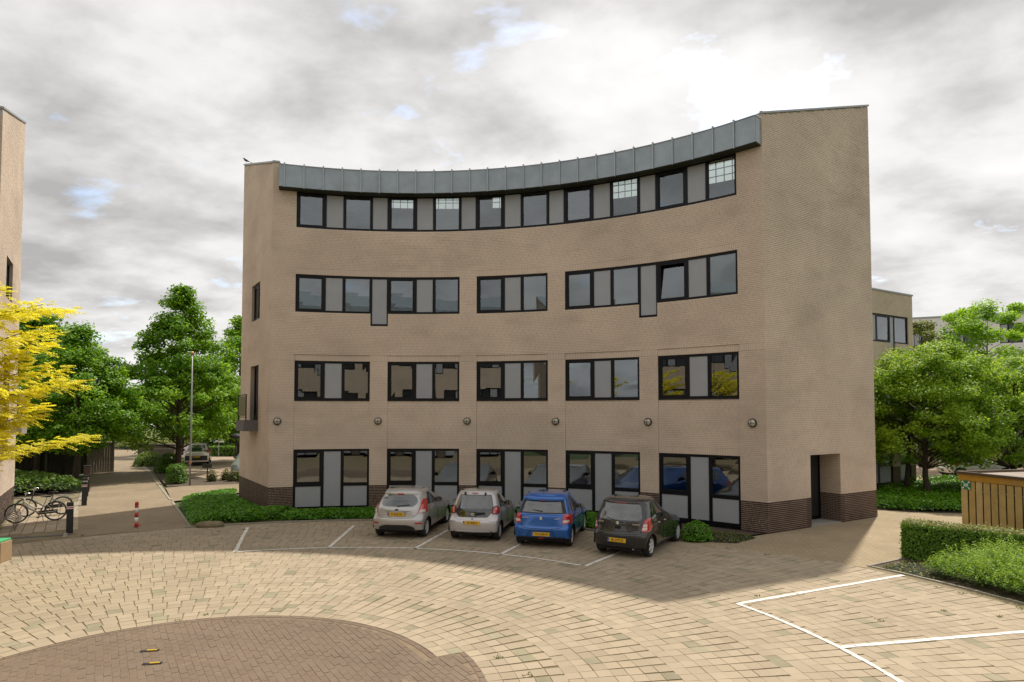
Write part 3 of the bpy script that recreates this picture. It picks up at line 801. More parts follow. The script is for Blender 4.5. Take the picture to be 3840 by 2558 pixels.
# ------------------------------------------------------------------ ground and paving
M['grass'] = pbr('grass_ground', (0.055, 0.085, 0.022), 0.95, var=0.3, vscale=0.7)
M['soil'] = pbr('bed_soil', (0.085, 0.062, 0.042), 0.95, var=0.35, vscale=6, bump=0.8, bscale=25)
M['joint'] = pbr('joint_sand', (0.20, 0.16, 0.095), 0.95, var=0.25, vscale=2.5, stain=0.75, stain_col=(0.19, 0.175, 0.05), stain_scale=(1.4, 1.4, 1.4), stain_lo=0.5)
M['joint_brown'] = pbr('joint_sand_brown', (0.215, 0.16, 0.10), 0.95, var=0.25, vscale=2.5)
M['tile'] = pbr('beige_paving_tile', (0.355, 0.29, 0.203), 0.88, spec=0.25, attr=0.06, col2=(0.38, 0.308, 0.22), var=0.10, vscale=0.45, stain=0.30, stain_col=(0.27, 0.215, 0.14), stain_scale=(0.55, 0.55, 0.55), stain_lo=0.5, bump=0.15, bscale=60)
M['tile_green'] = pbr('greenish_grey_paving_tile', (0.275, 0.245, 0.165), 0.9, spec=0.25, attr=0.12, var=0.15, vscale=2.0, bump=0.15, bscale=60)
M['klinker'] = pbr('brown_paving_brick', (0.195, 0.142, 0.102), 0.88, spec=0.25, attr=0.10, col2=(0.172, 0.13, 0.096), var=0.10, vscale=0.7, stain=0.85, stain_col=(0.42, 0.32, 0.17), stain_scale=(1.5, 2.6, 1.0), stain_lo=0.63)
M['path'] = brickmat('path_paving', (0.30, 0.235, 0.155), (0.265, 0.205, 0.137), (0.17, 0.135, 0.085), 0.21, 0.105, rz=R_(32), msize=0.008, var=0.16, vscale=0.5)
M['court'] = brickmat('entrance_paving', (0.37, 0.29, 0.185), (0.33, 0.26, 0.17), (0.21, 0.165, 0.10), 0.21, 0.105, rz=R_(-31), msize=0.008, var=0.14, vscale=0.6)
M['parking'] = brickmat('parking_paving', (0.40, 0.30, 0.22), (0.36, 0.27, 0.20), (0.25, 0.2, 0.14), 0.21, 0.105, msize=0.008)
M['paint'] = pbr('road_paint', (0.72, 0.69, 0.63), 0.7, var=0.06, vscale=5, stain=0.8, stain_col=(0.36, 0.29, 0.20), stain_scale=(5.5, 5.5, 1), stain_lo=0.54)
M['kerb'] = pbr('concrete_kerb', (0.30, 0.27, 0.21), 0.9, var=0.15, vscale=4)

def sheet(name, poly, z, mat, kind='structure', label=None):
    mb = MB(); mb.add([(x, y, z) for x, y in poly], [tuple(range(len(poly)))]); o = mb.build(name, mat); o['kind'] = kind
    if label: o['label'] = label
    return o
sheet('ground', [(-1500, -1500), (1500, -1500), (1500, 1500), (-1500, 1500)], -0.09, M['grass'])
TC = np.array([-4.65, 8.50])
WC0 = np.array([-4.38, 8.67])
def polar(a_deg, r, c=TC): return (c[0] + r * math.sin(R_(a_deg)), c[1] + r * math.cos(R_(a_deg)))
plaza = sheet('plaza', [polar(a, 15.95) for a in range(0, 360, 4)], -0.011, M['joint'])
brown_bed = MB(); 
brown_bed.add([(*polar(a, 3.86 if a < 62 or a > 200 else 4.36), -0.006) for a in range(0, 360, 3)], [tuple(range(120))])
bb_ = brown_bed.build('roundel', M['joint_brown']); bb_['kind'] = 'structure'

def brown_r(ang):      # ang in degrees 0..360 clockwise from +Y
    return 4.36 if 62.0 <= ang <= 200.0 else 3.86
def outer_r(ang):
    if ang > 180: ang -= 360
    if ang < 44: return 14.62
    if ang < 60: return 14.62 + (15.70 - 14.62) * (ang - 44) / 16.0
    return 15.70

def in_view(x, y):
    return y > 7.2 and abs(x) < 0.86 * y + 2.2

def lay_plaza():
    tiles, greens = [], []
    pitch = 0.236; j = 0; r = 3.90
    ring = 0
    while r + pitch < 15.85:
        lay_ = []
        for sector, grp in ((0, 2), (1, 7)):          # staggered pairs of rings on the left, long radial joints on the right
            g = ring // grp; rg = 3.90 + pitch * grp * g + (0.0 if sector == 0 else pitch * 2.0)
            n = int(2 * math.pi * rg / 0.2425); st = 360.0 / n; off = (st * (0.5 if g % 2 else 0.0) if sector == 0 else 0.0) + (g * 7.3 % st)
            for i in range(n):
                a = (off + i * st) % 360.0
                if (a < 16.0 or a > 180.0) == (sector == 0): lay_.append((a, st))
        # a cut stone closes the gap where the two layouts meet
        e0 = max(a + st / 2 for a, st in lay_ if a < 90.0 and a < 16.0); e1 = min(a - st / 2 for a, st in lay_ if 16.0 <= a < 90.0)
        if R_(e1 - e0) * r > 0.025: lay_.append(((e0 + e1) / 2, e1 - e0))
        for a, st in lay_:
            if r < brown_r(a) - 0.01 or r + pitch > outer_r(a): continue
            rc = r + pitch / 2; x, y = polar(a, rc)
            if not in_view(x, y): continue
            w = min(0.2365, R_(st) * r - 0.004) + rng.uniform(-0.003, 0.002); h = 0.2295 + rng.uniform(-0.003, 0.002)
            th = R_(a) + rng.normal(0, 0.006); e = np.array([math.cos(th), -math.sin(th)]); q = np.array([math.sin(th), math.cos(th)])
            c = np.array([x, y]) + rng.normal(0, 0.0025, 2)
            zt = rng.normal(0.0, 0.0014); tx, ty = rng.normal(0, 0.003, 2)
            P4 = [c - e * w / 2 - q * h / 2, c + e * w / 2 - q * h / 2, c + e * w / 2 + q * h / 2, c - e * w / 2 + q * h / 2]
            cc = np.empty((8, 3))
            for k, p in enumerate(P4):
                zz = zt + tx * (p[0] - x) + ty * (p[1] - y)
                cc[k] = (p[0], p[1], -0.03); cc[k + 4] = (p[0], p[1], zz)
            # greenish stones: every fourth ring along radial lines, in pairs towards the right
            step = 12.0 if a < 180 else 15.0
            ph = (a + (ring // 4 % 2) * step * 0.5) % step
            green = (ring % 4 in (1, 2) if a < 20 or a > 180 else ring % 4 == 1) and ph < st * (1.0 if (a > 180 or a < 20) else 1.9)
            if green and rng.random() < 0.22: green = False
            (greens if green else tiles).append(cc)
        ring += 1; r += pitch
    tiles, greens = np.array(tiles), np.array(greens)
    camp = np.array([0, 0, CAM_H])
    for C, mat, k, nm in ((tiles, M['tile'], 250, 'beige_paving'), (greens, M['tile_green'], 50, 'green_grey_paving')):
        d = np.linalg.norm(C[:, 4:].mean(1) - camp, axis=1)
        vis = C[:, 4, 1] > 8.6
        d = np.where(vis, d, 1e6); order = np.argsort(d)
        piece_objects('paving_tile', C[order[:k]], mat, plaza, unit_brick(mat, 'paving_tile')); stuff_pieces(nm, C[order[k:]], mat, plaza)
lay_plaza()

def lay_roundel():
    e = np.array([-0.545, 0.8385]); q = np.array([0.8385, 0.545]); out = []
    for ci in range(-48, 49):
        for k in range(-26, 27):
            v = ci * 0.1065; u = k * 0.207 + (0.1035 if ci % 2 else 0.0)
            c = TC + e * u + q * v
            if not in_view(c[0], c[1]): continue
            an = math.degrees(math.atan2(c[0] - TC[0], c[1] - TC[1])) % 360
            w = 0.0485; vm = abs(v) + w; lim = brown_r(an) - 0.082        # bricks are cut to the curve
            if vm > lim - 0.02: continue
            ul = math.sqrt(lim * lim - vm * vm); u0_, u1_ = max(u - 0.1, -ul), min(u + 0.1, ul)
            if u1_ - u0_ < 0.025: continue
            c = TC + e * (u0_ + u1_) / 2 + q * v; l = (u1_ - u0_) / 2; zt = rng.normal(-0.001, 0.0015); c = c + rng.normal(0, 0.0012, 2)
            P4 = [c - q * w - e * l, c + q * w - e * l, c + q * w + e * l, c - q * w + e * l]
            out.append([(*p, -0.03) for p in P4] + [(*p, zt + rng.normal(0, .0006)) for p in P4])
    for a0, a1, r in ((0, 62, 3.785), (200, 360, 3.785), (62, 200, 4.285)):       # edging course
        n = int(R_(a1 - a0) * r / 0.207)
        for i in range(n):
            t0 = R_(a0 + (a1 - a0) * i / n) + 0.001; t1 = R_(a0 + (a1 - a0) * (i + 1) / n) - 0.001
            f = lambda t, rr: (TC[0] + rr * math.sin(t), TC[1] + rr * math.cos(t))
            if not in_view(*f(t0, r)): continue
            P4 = [f(t0, r), f(t1, r), f(t1, r + 0.098), f(t0, r + 0.098)]
            out.append([(*p, -0.03) for p in P4] + [(*p, 0.0) for p in P4])
    C = np.array(out); d = np.linalg.norm(C[:, 4:].mean(1) - np.array([0, 0, CAM_H]), axis=1); d = np.where(C[:, 4, 1] > 8.6, d, 1e6); order = np.argsort(d)
    piece_objects('paving_brick', C[order[:300]], M['klinker'], bb_, unit_brick(M['klinker'], 'paving_brick')); stuff_pieces('brown_paving', C[order[300:]], M['klinker'], bb_)
lay_roundel()

# two recessed sockets with yellow handles
for i, (x, y, lab) in enumerate(((-5.93, 10.58, 'recessed ground socket with yellow bar, the farther of two in the brown roundel'), (-5.59, 10.05, 'recessed ground socket with yellow bar, the nearer of two in the brown roundel'))):
    t = thing('ground_socket', lab, 'ground socket', (x, y, 0), R_(12), 'ground sockets')
    mb = MB(); mb.box((0, 0, -0.006), (0.28, 0.075, 0.03)); mb.build('plate', M['dark'], t)
    mb = MB(); mb.bevbox((0.035, -0.012, 0.015), (0.15, 0.03, 0.02), 0.005); mb.build('handle', pbr('yellow_plastic', (.62, .42, .03), .5), t)

# beyond the plaza: path, side path, courts, beds, street
sheet('path', [(-13.95, 19.9), (-12.6, 20.9), (-10.85, 21.55), (-14.86, 28.0), (-21.08, 38.06), (-28.6, 49.48), (-38.0, 65.8), (-44.3, 68.7), (-34.39, 53.11)], -0.004, M['path'])
sheet('side_path', [(-14.9, 28.1), (-13.9, 30.3), (-12.6, 32.0), (-10.0, 36.5), (-14.6, 37.0), (-18.0, 33.25)], -0.008, M['path'])
sheet('parking_court', [(-17.9, 37.2), (-9, 37.5), (-9, 64), (-34, 64), (-26.5, 49.5), (-21.3, 40.6)], -0.012, M['parking'])
sheet('bicycle_yard', [(-16.6, 19.4), (-14.1, 20.2), (-20.9, 31.2), (-24.5, 29.5), (-19.0, 23.0), (-16.42, 20.2)], -0.03, M['joint'])
sheet('entrance_court', [polar(36, 14.50), polar(43, 14.50), polar(50, 14.85), polar(56, 15.2), polar(60.5, 15.6), (10.6, 17.3), (14.2, 19.4), (19.0, 22.0), (17.3, 24.7), (15.6, 25.0), (14.6, 25.6), (13.7, 24.0), (8.2, 20.6), (6.6, 19.6)], -0.006, M['court'])
sheet('bed_front', [polar(a, 14.75, TC) for a in range(-26, 40, 3)] + [(6.3, 19.9), (7.4, 20.4), (8.3, 20.8), (6.0, 23.0), (0, 26), (-9, 25.2), (-12.7, 29.6), (-13.5, 31.3), (-14.3, 28.6), (-10.9, 21.8)], -0.014, M['soil'])
sheet('bed_right', [polar(q_, 15.48, WC0) for q_ in (60.3, 63, 66, 70, 74, 79, 84, 88, 92, 96)] + [(17, 8), (22, 16), (16, 20), (10.65, 17.25)], -0.0075, M['soil'])
sheet('bed_tree', [(14.5, 25.7), (15.6, 25.0), (17.2, 24.6), (24, 24), (34, 34), (24, 36.2), (18.9, 33.2), (13.7, 24.6)], -0.010, M['soil'])
sheet('bed_left', [(-29.2, 37.6), (-21.1, 31.4), (-24.5, 27.6), (-33, 34)], -0.016, M['soil'])
sheet('bed_middle', [(-18.1, 33.6), (-10.5, 36.7), (-10.5, 38.6), (-17.8, 37.6), (-21.4, 41), (-27, 49.5), (-28, 48.6)], -0.006, M['soil'])
sheet('street', [(-120, 66.2), (60, 66.2), (60, 73.5), (-120, 73.5)], -0.02, M['asphalt'])
sheet('bicycle_lane', [(-120, 69.0), (60, 69.0), (60, 71.4), (-120, 71.4)], -0.012, pbr('red_lane', (.33, .17, .13), .9, var=.1))
sheet('pavement', [(-120, 66.4), (60, 66.4), (60, 67.6), (-120, 67.6)], -0.008, pbr('pale_pavement', (.5, .43, .36), .9, var=.1))
sheet('rear_court', [(15.0, 36.8), (26, 34.0), (60, 40), (60, 70), (0, 66), (4, 40)], -0.03, M['parking'])

# square tiles in the bicycle yard
def lay_yard():
    e = np.array([-0.561, 0.828]); q = np.array([0.828, 0.561]); out = []
    o = np.array([-16.3, 20.35])
    for i in range(0, 14):
        for k in range(0, 26):
            u = k * 0.305 + (0.15 if i % 2 else 0.0); v = 0.12 + i * 0.305
            c = o + e * u + q * v
            if v > 2.1 + 0.0 * u: continue
            w = 0.143; zt = rng.normal(0, 0.002)
            P4 = [c - q * w - e * w, c + q * w - e * w, c + q * w + e * w, c - q * w + e * w]
            out.append([(*p, -0.04) for p in P4] + [(*p, zt) for p in P4])
    C = np.array(out)
    yd = bpy.data.objects['bicycle_yard']; piece_objects('paving_slab', C, M['tile'], yd, unit_brick(M['tile'], 'paving_slab'))
lay_yard()
ch = MB()
for i in range(9):
    t0, t1 = i / 9 + .004, (i + 1) / 9 - .004; a = np.array([-17.2, 19.25]); b = np.array([-14.05, 20.55]); p0 = a + (b - a) * t0; p1 = a + (b - a) * t1; n = np.array([-.38, .92]) * 0.11
    ch.prism([tuple(p0 - n), tuple(p1 - n), tuple(p1 + n), tuple(p0 + n)], -0.04, 0.004 if i % 2 else 0.0)
c_ = ch.build('drain_channel', pbr('grey_channel', (.10, .098, .10), .8, var=.2, vscale=6)); c_['kind'] = 'structure'

# painted bay lines
def ribbon(mb, pts, w, z=0.008, seg=0.236):
    pts = [np.array(p, float) for p in pts]
    # resample
    L = [0.0]
    for a, b in zip(pts[:-1], pts[1:]): L.append(L[-1] + np.hypot(*(b - a)))
    n = max(1, int(L[-1] / seg))
    def at(s):
        k = min(max(np.searchsorted(L, s) - 1, 0), len(pts) - 2); t = (s - L[k]) / max(1e-9, L[k + 1] - L[k]); return pts[k] + (pts[k + 1] - pts[k]) * t
    for i in range(n):
        s0 = L[-1] * i / n + 0.004; s1 = L[-1] * (i + 1) / n - 0.004; a, b = at(s0), at(s1); d = (b - a) / np.hypot(*(b - a)); nn = np.array([-d[1], d[0]]) * (w / 2 + rng.normal(0, 0.003))
        sh = rng.normal(0, 0.004)
        mb.add([(*(a - nn + sh), z), (*(b - nn + sh), z), (*(b + nn + sh), z), (*(a + nn + sh), z)], [(0, 1, 2, 3)])
WC = np.array([-4.38, 8.67])
def line_obj(pts, w): 
    mb = MB(); ribbon(mb, pts, w); o = mb.build('bay_marking', M['paint']); o['kind'] = 'structure'
line_obj([polar(a, 9.87, WC) for a in np.arange(-20.0, 39.6, 1.5)], 0.088)
for p, q in (((-7.72, 17.89), (-8.96, 21.75)), ((-5.28, 18.49), (-5.44, 22.1)), ((-2.78, 18.38), (-1.95, 22.0)), ((-0.34, 17.58), (1.15, 21.2)), ((1.86, 16.31), (4.1, 19.45))): line_obj([p, q], 0.10)
line_obj([polar(a, 10.03, WC) for a in np.arange(63.4, 100, 1.5)], 0.085)
line_obj([(4.62, 13.14), (9.38, 15.42)], 0.11); line_obj([(5.50, 10.75), (9.1, 11.48), (11.0, 11.87)], 0.11)
# low kerb of the right bed
kb = MB()
for a in np.arange(60.6, 95, 1.9):
    f = lambda t, r: polar(t, r, WC)
    kb.prism([f(a, 15.43), f(a + 1.86, 15.43), f(a + 1.86, 15.50), f(a, 15.50)], -0.05, 0.022 + rng.uniform(-.004, .004))
a, b = np.array([9.02, 16.30]), np.array([10.55, 17.22])
for i in range(3):
    p0, p1 = a + (b - a) * (i / 3 + .004), a + (b - a) * ((i + 1) / 3 - .004); n = np.array([-.515, .857]) * 0.035
    kb.prism([tuple(p0 - n), tuple(p1 - n), tuple(p1 + n), tuple(p0 + n)], -0.05, 0.022)
k_ = kb.build('kerb', M['kerb']); k_['kind'] = 'structure'
kb = MB()
for a in np.arange(-26, 34, 3.4):
    f = lambda t, r: polar(t, r)
    kb.prism([f(a, 14.64), f(a + 3.36, 14.64), f(a + 3.36, 14.73), f(a, 14.73)], -0.05, 0.035 + rng.uniform(-.004, .004))
k_ = kb.build('kerb', M['kerb']); k_['kind'] = 'structure'
# path edging
kb = MB()
for pts in ([(-13.95, 20.0), (-34.6, 53.1)], [(-10.9, 21.75), (-14.80, 27.9)], [(-15.2, 28.5), (-28.7, 49.4)]):
    a, b = map(np.array, pts); L_ = np.hypot(*(b - a)); n = int(L_ / 1.0); d = (b - a) / L_; nn = np.array([-d[1], d[0]]) * 0.05
    for i in range(n):
        p0, p1 = a + d * (L_ * i / n + .01), a + d * (L_ * (i + 1) / n - .01); kb.prism([tuple(p0 - nn), tuple(p1 - nn), tuple(p1 + nn), tuple(p0 + nn)], -0.05, 0.02)
k_ = kb.build('path_edging', M['kerb']); k_['kind'] = 'structure'
# ------------------------------------------------------------------ vegetation
M['lime'] = leafmat('lime_leaf', (0.042, 0.16, 0.003), (0.28, 0.48, 0.018), 0.45)
M['lime2'] = leafmat('bright_lime_leaf', (0.09, 0.14, 0.015), (0.20, 0.22, 0.03), 0.4)
M['ash'] = leafmat('ash_leaf', (0.075, 0.21, 0.006), (0.38, 0.53, 0.04), 0.45)
M['yellow'] = leafmat('yellow_leaf', (0.42, 0.39, 0.010), (0.82, 0.75, 0.06), 0.45, 0.5, 0.5)
M['ivy'] = leafmat('ivy_leaf', (0.035, 0.15, 0.005), (0.15, 0.35, 0.015), 0.3, 0.4)
M['hedge'] = leafmat('hedge_leaf', (0.055, 0.15, 0.010), (0.20, 0.33, 0.03), 0.3)
M['hedge_new'] = leafmat('hedge_new_leaf', (0.16, 0.20, 0.04), (0.32, 0.30, 0.11), 0.35)
M['spiky'] = leafmat('feathery_leaf', (0.13, 0.28, 0.010), (0.36, 0.52, 0.03), 0.4)
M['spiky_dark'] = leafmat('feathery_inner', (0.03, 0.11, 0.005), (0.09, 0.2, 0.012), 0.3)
M['weed'] = leafmat('weed_leaf', (0.08, 0.10, 0.02), (0.24, 0.23, 0.06), 0.3)
M['privet'] = leafmat('shrub_leaf', (0.05, 0.13, 0.012), (0.2, 0.29, 0.04), 0.3)
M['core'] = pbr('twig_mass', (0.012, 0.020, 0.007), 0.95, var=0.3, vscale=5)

def unit(v): return v / np.maximum(1e-9, np.linalg.norm(v, axis=-1, keepdims=True))
def leaves(name, pos, nrm, size, mat, parent, rnd, aspect=0.6, dirv=None, kind='stuff', fold=0.12):
    n = len(pos); nrm = unit(nrm)
    t = rng.normal(size=(n, 3)) if dirv is None else dirv + 0.0
    t = unit(t - nrm * (t * nrm).sum(1, keepdims=True)); b = np.cross(nrm, t)
    s = (size * np.ones(n))[:, None]
    V = np.empty((n, 4, 3))
    V[:, 0] = pos - t * s * 0.5; V[:, 2] = pos + t * s * 0.5 - nrm * s * fold
    V[:, 1] = pos + b * s * aspect * 0.5 - nrm * s * fold; V[:, 3] = pos - b * s * aspect * 0.5 - nrm * s * fold
    F = np.arange(4 * n).reshape(n, 4)
    o = np_obj(name, V.reshape(-1, 3), F, mat, parent, rnd=np.repeat(np.clip(rnd, 0, 1), 4))
    if kind: o['kind'] = kind
    return o

def limb_path(p0, p1, sag=0.1, n=5):
    p0, p1 = np.array(p0, float), np.array(p1, float); out = []
    for i in range(n + 1):
        t = i / n; p = p0 + (p1 - p0) * t; p[2] += sag * math.sin(math.pi * t) * np.linalg.norm(p1 - p0); 
        if 0 < i < n: p[:2] += rng.normal(0, 0.03 * np.linalg.norm(p1 - p0), 2)
        out.append(tuple(p))
    return out

def tree(name, label, loc, height, crown, nclump, nleaf, leaf, mat, trunk_r=0.14, clump_r=0.55, group=None, flat=0.6, first=1.8, droop=0.0, light=0.5, seed=1):
    """crown(t) -> radius of the crown at relative height t (0 bottom of crown .. 1 top)"""
    global rng
    rng_keep = rng; rng = np.random.default_rng(seed)
    root = thing(name, label, 'tree', loc, 0.0, group)
    pts = []; wob = np.cumsum(rng.normal(0, 0.05, (8, 2)), axis=0); wob -= wob[0]
    for i in range(8):
        z = height * 0.93 * i / 7; pts.append((wob[i][0], wob[i][1], z - (0.08 if i == 0 else 0)))
    rs = [trunk_r * (1.25 if i == 0 else 1.0) * (1 - 0.88 * i / 7) for i in range(8)]
    mb = MB(); mb.tube(pts, rs, 9); mb.build('trunk', M['bark'], root, True)
    # clump centres: more of them towards the outside of the crown
    C = []
    while len(C) < nclump:
        t = rng.random() ** 0.85; R = crown(t)
        if rng.random() > (R / max(crown(x) for x in (0.1, 0.25, 0.4, 0.6))) + 0.15: continue
        a = rng.random() * 2 * math.pi; q = R * (0.30 + 0.70 * rng.random() ** 0.55) * (rng.uniform(0.78, 1.12) if rng.random() < 0.75 else rng.uniform(1.1, 1.36))
        z = first + (height - first) * t
        C.append((q * math.cos(a), q * math.sin(a), z - droop * q, R))
    C = np.array(C)
    br = MB()
    for k in rng.permutation(len(C))[:max(12, nclump // 3)]:
        x, y, z, _ = C[k]; zb = max(first * 0.8, z - 0.35 * math.hypot(x, y) - 0.5); i = np.interp(zb, [p[2] for p in pts], range(8)); j = int(i)
        bx = np.interp(zb, [p[2] for p in pts], [p[0] for p in pts]); by = np.interp(zb, [p[2] for p in pts], [p[1] for p in pts])
        path = limb_path((bx, by, zb), (x, y, z), 0.04, 4); r0 = max(0.012, trunk_r * 0.30 * (1 - zb / height) + 0.01)
        br.tube(path, [r0 * (1 - 0.8 * q / 4) for q in range(5)], 5, False)
    br.build('branches', M['bark'], root, True)
    per = nleaf // nclump; pos = []; rn = []; nr = []
    for x, y, z, R in C:
        m = int(per * rng.uniform(0.6, 1.4)); cr = clump_r * rng.uniform(0.6, 1.25)
        g = rng.normal(size=(m, 3)); g = unit(g) * (rng.random((m, 1)) ** 0.5) * cr; g[:, 2] *= flat
        p = g + (x, y, z); out = unit(np.array([x, y, 0.35 * R + 1e-3])); pos.append(p)
        nn = rng.normal(size=(m, 3)) * 0.55 + np.array([0, 0, 0.85]) + out * 0.35 + unit(g) * 0.35; nr.append(nn)
        rn.append(np.clip(rng.normal(light, 0.22, m) + rng.normal(0, 0.14), 0, 1))
    pos = np.concatenate(pos); nr = np.concatenate(nr); rn = np.concatenate(rn)
    c = leaves('crown', pos, nr, leaf * rng.uniform(0.7, 1.25, len(pos)), mat, root, rn, 0.75)
    rng = rng_keep
    return root

cone = lambda R, p=1.0: (lambda t: R * (0.62 + 0.38 * min(1, t / 0.22)) if t < 0.22 else max(0.10, R * (1 - ((t - 0.22) / 0.78) ** p)))
dome = lambda R: (lambda t: R * math.sqrt(max(0.02, 1 - ((t - 0.42) / 0.6) ** 2)))

tree('lime_tree', 'tall pointed dark green lime tree behind the flagpole', (-21.4, 40.9, 0), 12.0, cone(4.2, 1.15), 210, 46000, 0.18, M['lime'], 0.19, 0.80, 'lime trees along the path', first=1.9, seed=11, light=0.45)
tree('lime_tree', 'rounded lime tree left of the path, in front of the dark fence', (-23.9, 35.0, 0), 8.6, cone(3.1, 1.5), 180, 38000, 0.16, M['lime'], 0.15, 0.70, 'lime trees along the path', first=1.9, seed=12, light=0.42)
tree('lime_tree', 'taller lime tree rising behind the yellow tree at the left', (-28.6, 38.4, 0), 10.4, cone(3.6, 1.4), 170, 30000, 0.18, M['lime'], 0.16, 0.75, 'lime trees along the path', first=2.2, seed=13, light=0.4)
tree('lime_tree', 'dense lime tree half hidden by the left end wall of the curved building', (-21.6, 50.5, 0), 11.5, cone(4.4, 1.3), 190, 34000, 0.21, M['lime'], 0.18, 0.9, 'lime trees along the path', first=1.8, seed=14, light=0.5)
tree('lime_tree', 'farther lime tree between the two nearest ones, beyond the path end', (-30.0, 58.0, 0), 8.4, dome(3.0), 60, 9000, 0.22, M['lime'], 0.15, 0.9, 'lime trees along the path', first=2.8, seed=15, light=0.5)
tree('broadleaf_tree', 'large light green tree right of the end wall, over a clover bed', (19.4, 29.8, 0), 7.0, dome(3.3), 260, 56000, 0.12, M['ash'], 0.14, 0.62, first=1.55, seed=21, light=0.55)
tree('broadleaf_tree', 'right hand tree reaching out of the picture beside the wooden shed', (24.0, 30.6, 0), 6.4, dome(3.6), 270, 54000, 0.125, M['ash'], 0.14, 0.62, first=1.5, seed=22, light=0.55)
tree('young_tree', 'small round tree with dark straight trunk next to the light green tree', (19.46, 31.6, 0), 6.2, dome(2.0), 60, 9000, 0.12, M['ash'], 0.12, 0.5, first=2.1, seed=23, light=0.35)
tree('maple_tree', 'bright green maple with clumped crown in front of the white building', (33.6, 45.0, 0), 11.4, dome(3.5), 80, 26000, 0.17, M['lime'], 0.14, 0.85, first=5.2, seed=24, light=0.85)
tree('budding_tree', 'yellow green tree between the beige annex and the maple', (29.4, 46.0, 0), 10.3, dome(2.6), 90, 17000, 0.14, M['lime2'], 0.12, 0.6, first=4.5, seed=25, light=0.5)
tree('broadleaf_tree', 'dark bushy tree behind the parked white car at the right', (29.0, 36.0, 0), 6.4, dome(3.6), 130, 24000, 0.15, M['ash'], 0.14, 0.8, first=1.6, seed=26, light=0.3)

def pinnate_tree():
    global rng
    keep = rng; rng = np.random.default_rng(5)
    base = np.array([-11.25, 12.5, 0.0])
    root = thing('yellow_tree', 'golden yellow honey locust reaching in from the left edge', 'tree', tuple(base))
    mb = MB(); mb.tube([(0, 0, -.1), (.03, .02, 1.5), (-.02, .05, 3.2), (.05, 0, 5.0), (.0, .0, 6.9)], [.13, .11, .095, .07, .02], 9); mb.build('trunk', M['bark'], root, True)
    tips = [(a_ - 0.42, b_, c_) for a_, b_, c_ in [(-8.62, 12.2, 5.98), (-9.2, 11.4, 6.2), (-8.50, 12.0, 5.22), (-9.0, 12.8, 5.55), (-8.00, 12.1, 4.50), (-8.45, 11.5, 4.30), (-8.65, 12.6, 4.78), (-8.62, 12.0, 3.86), (-8.95, 11.4, 3.55), (-9.1, 12.7, 4.05), (-9.25, 12.1, 3.25), (-9.55, 11.6, 2.95),
            (-9.5, 11.3, 5.1), (-9.6, 12.9, 6.0), (-9.4, 11.8, 4.7), (-9.7, 11.3, 3.9), (-9.9, 12.8, 3.3), (-9.9, 12.2, 6.45), (-9.15, 12.3, 4.95), (-9.3, 12.4, 3.7), (-9.6, 11.6, 5.6), (-9.5, 12.2, 4.35)]]
    for k in range(34):       # rest of the crown, outside the picture
        a = rng.uniform(0.9, 5.6); r = rng.uniform(1.2, 2.9); tips.append((base[0] + r * math.cos(a) - .2, base[1] + r * math.sin(a), rng.uniform(3.0, 7.0)))
    br = MB(); pos, nrm, dirs, sz, rn = [], [], [], [], []
    for tx, ty, tz in tips:
        tip = np.array([tx, ty, tz]) - base; z0 = max(1.6, tip[2] - 0.45 - 0.12 * np.hypot(tip[0], tip[1])); st = np.array([0, 0, z0]); L_ = np.linalg.norm(tip - st)
        path = limb_path(st, tip, 0.05, 6); br.tube(path, [0.02 * (1 - .85 * i / 6) + .003 for i in range(7)], 5, False)
        ax = (tip - st) / L_; lat = np.array([-ax[1], ax[0], 0.0]); lat /= np.linalg.norm(lat)
        nfr = int(150 * L_ / 2.6)
        tone = rng.normal(0.62, 0.16)
        for k in range(nfr):
            s = 0.22 + 0.80 * (k + rng.random()) / nfr; side = 1 if k % 2 else -1
            c = st + (tip - st) * min(s, 1.0) + np.array([0, 0, 0.05 * math.sin(math.pi * min(s, 1)) * L_])
            spread = 0.34 * math.sin(math.pi * min(1.0, 0.25 + 0.75 * (1.05 - s))) + 0.06
            c = c + lat * side * rng.random() * spread + np.array([0, 0, rng.normal(0, 0.045)])
            d = unit(ax * rng.uniform(0.3, 1.1) + lat * side * rng.uniform(0.1, 1.0) + np.array([0, 0, rng.uniform(-0.55, 0.05)])); fl = rng.uniform(0.16, 0.27)
            up = unit(np.array([0, 0, 1.0]) + rng.normal(0, 0.25, 3)); sd = np.cross(d, up); sd /= np.linalg.norm(sd)
            for q in range(7):
                t = (q + 0.6) / 7; p = c + d * fl * t + np.array([0, 0, -0.10 * fl * t * t])
                for w in (-1, 1):
                    ld = unit(sd * w + d * 0.55 + np.array([0, 0, -0.15])); l = 0.078 * (1 - 0.45 * abs(t - 0.45))
                    pos.append(p + ld * l * 0.5); nrm.append(up + rng.normal(0, .2, 3)); dirs.append(ld); sz.append(l); rn.append(tone + rng.normal(0, .2))
    br.build('branches', M['bark'], root, True)
    leaves('crown', np.array(pos), np.array(nrm), np.array(sz), M['yellow'], root, np.array(rn), 0.5, np.array(dirs))
    rng = keep
pinnate_tree()

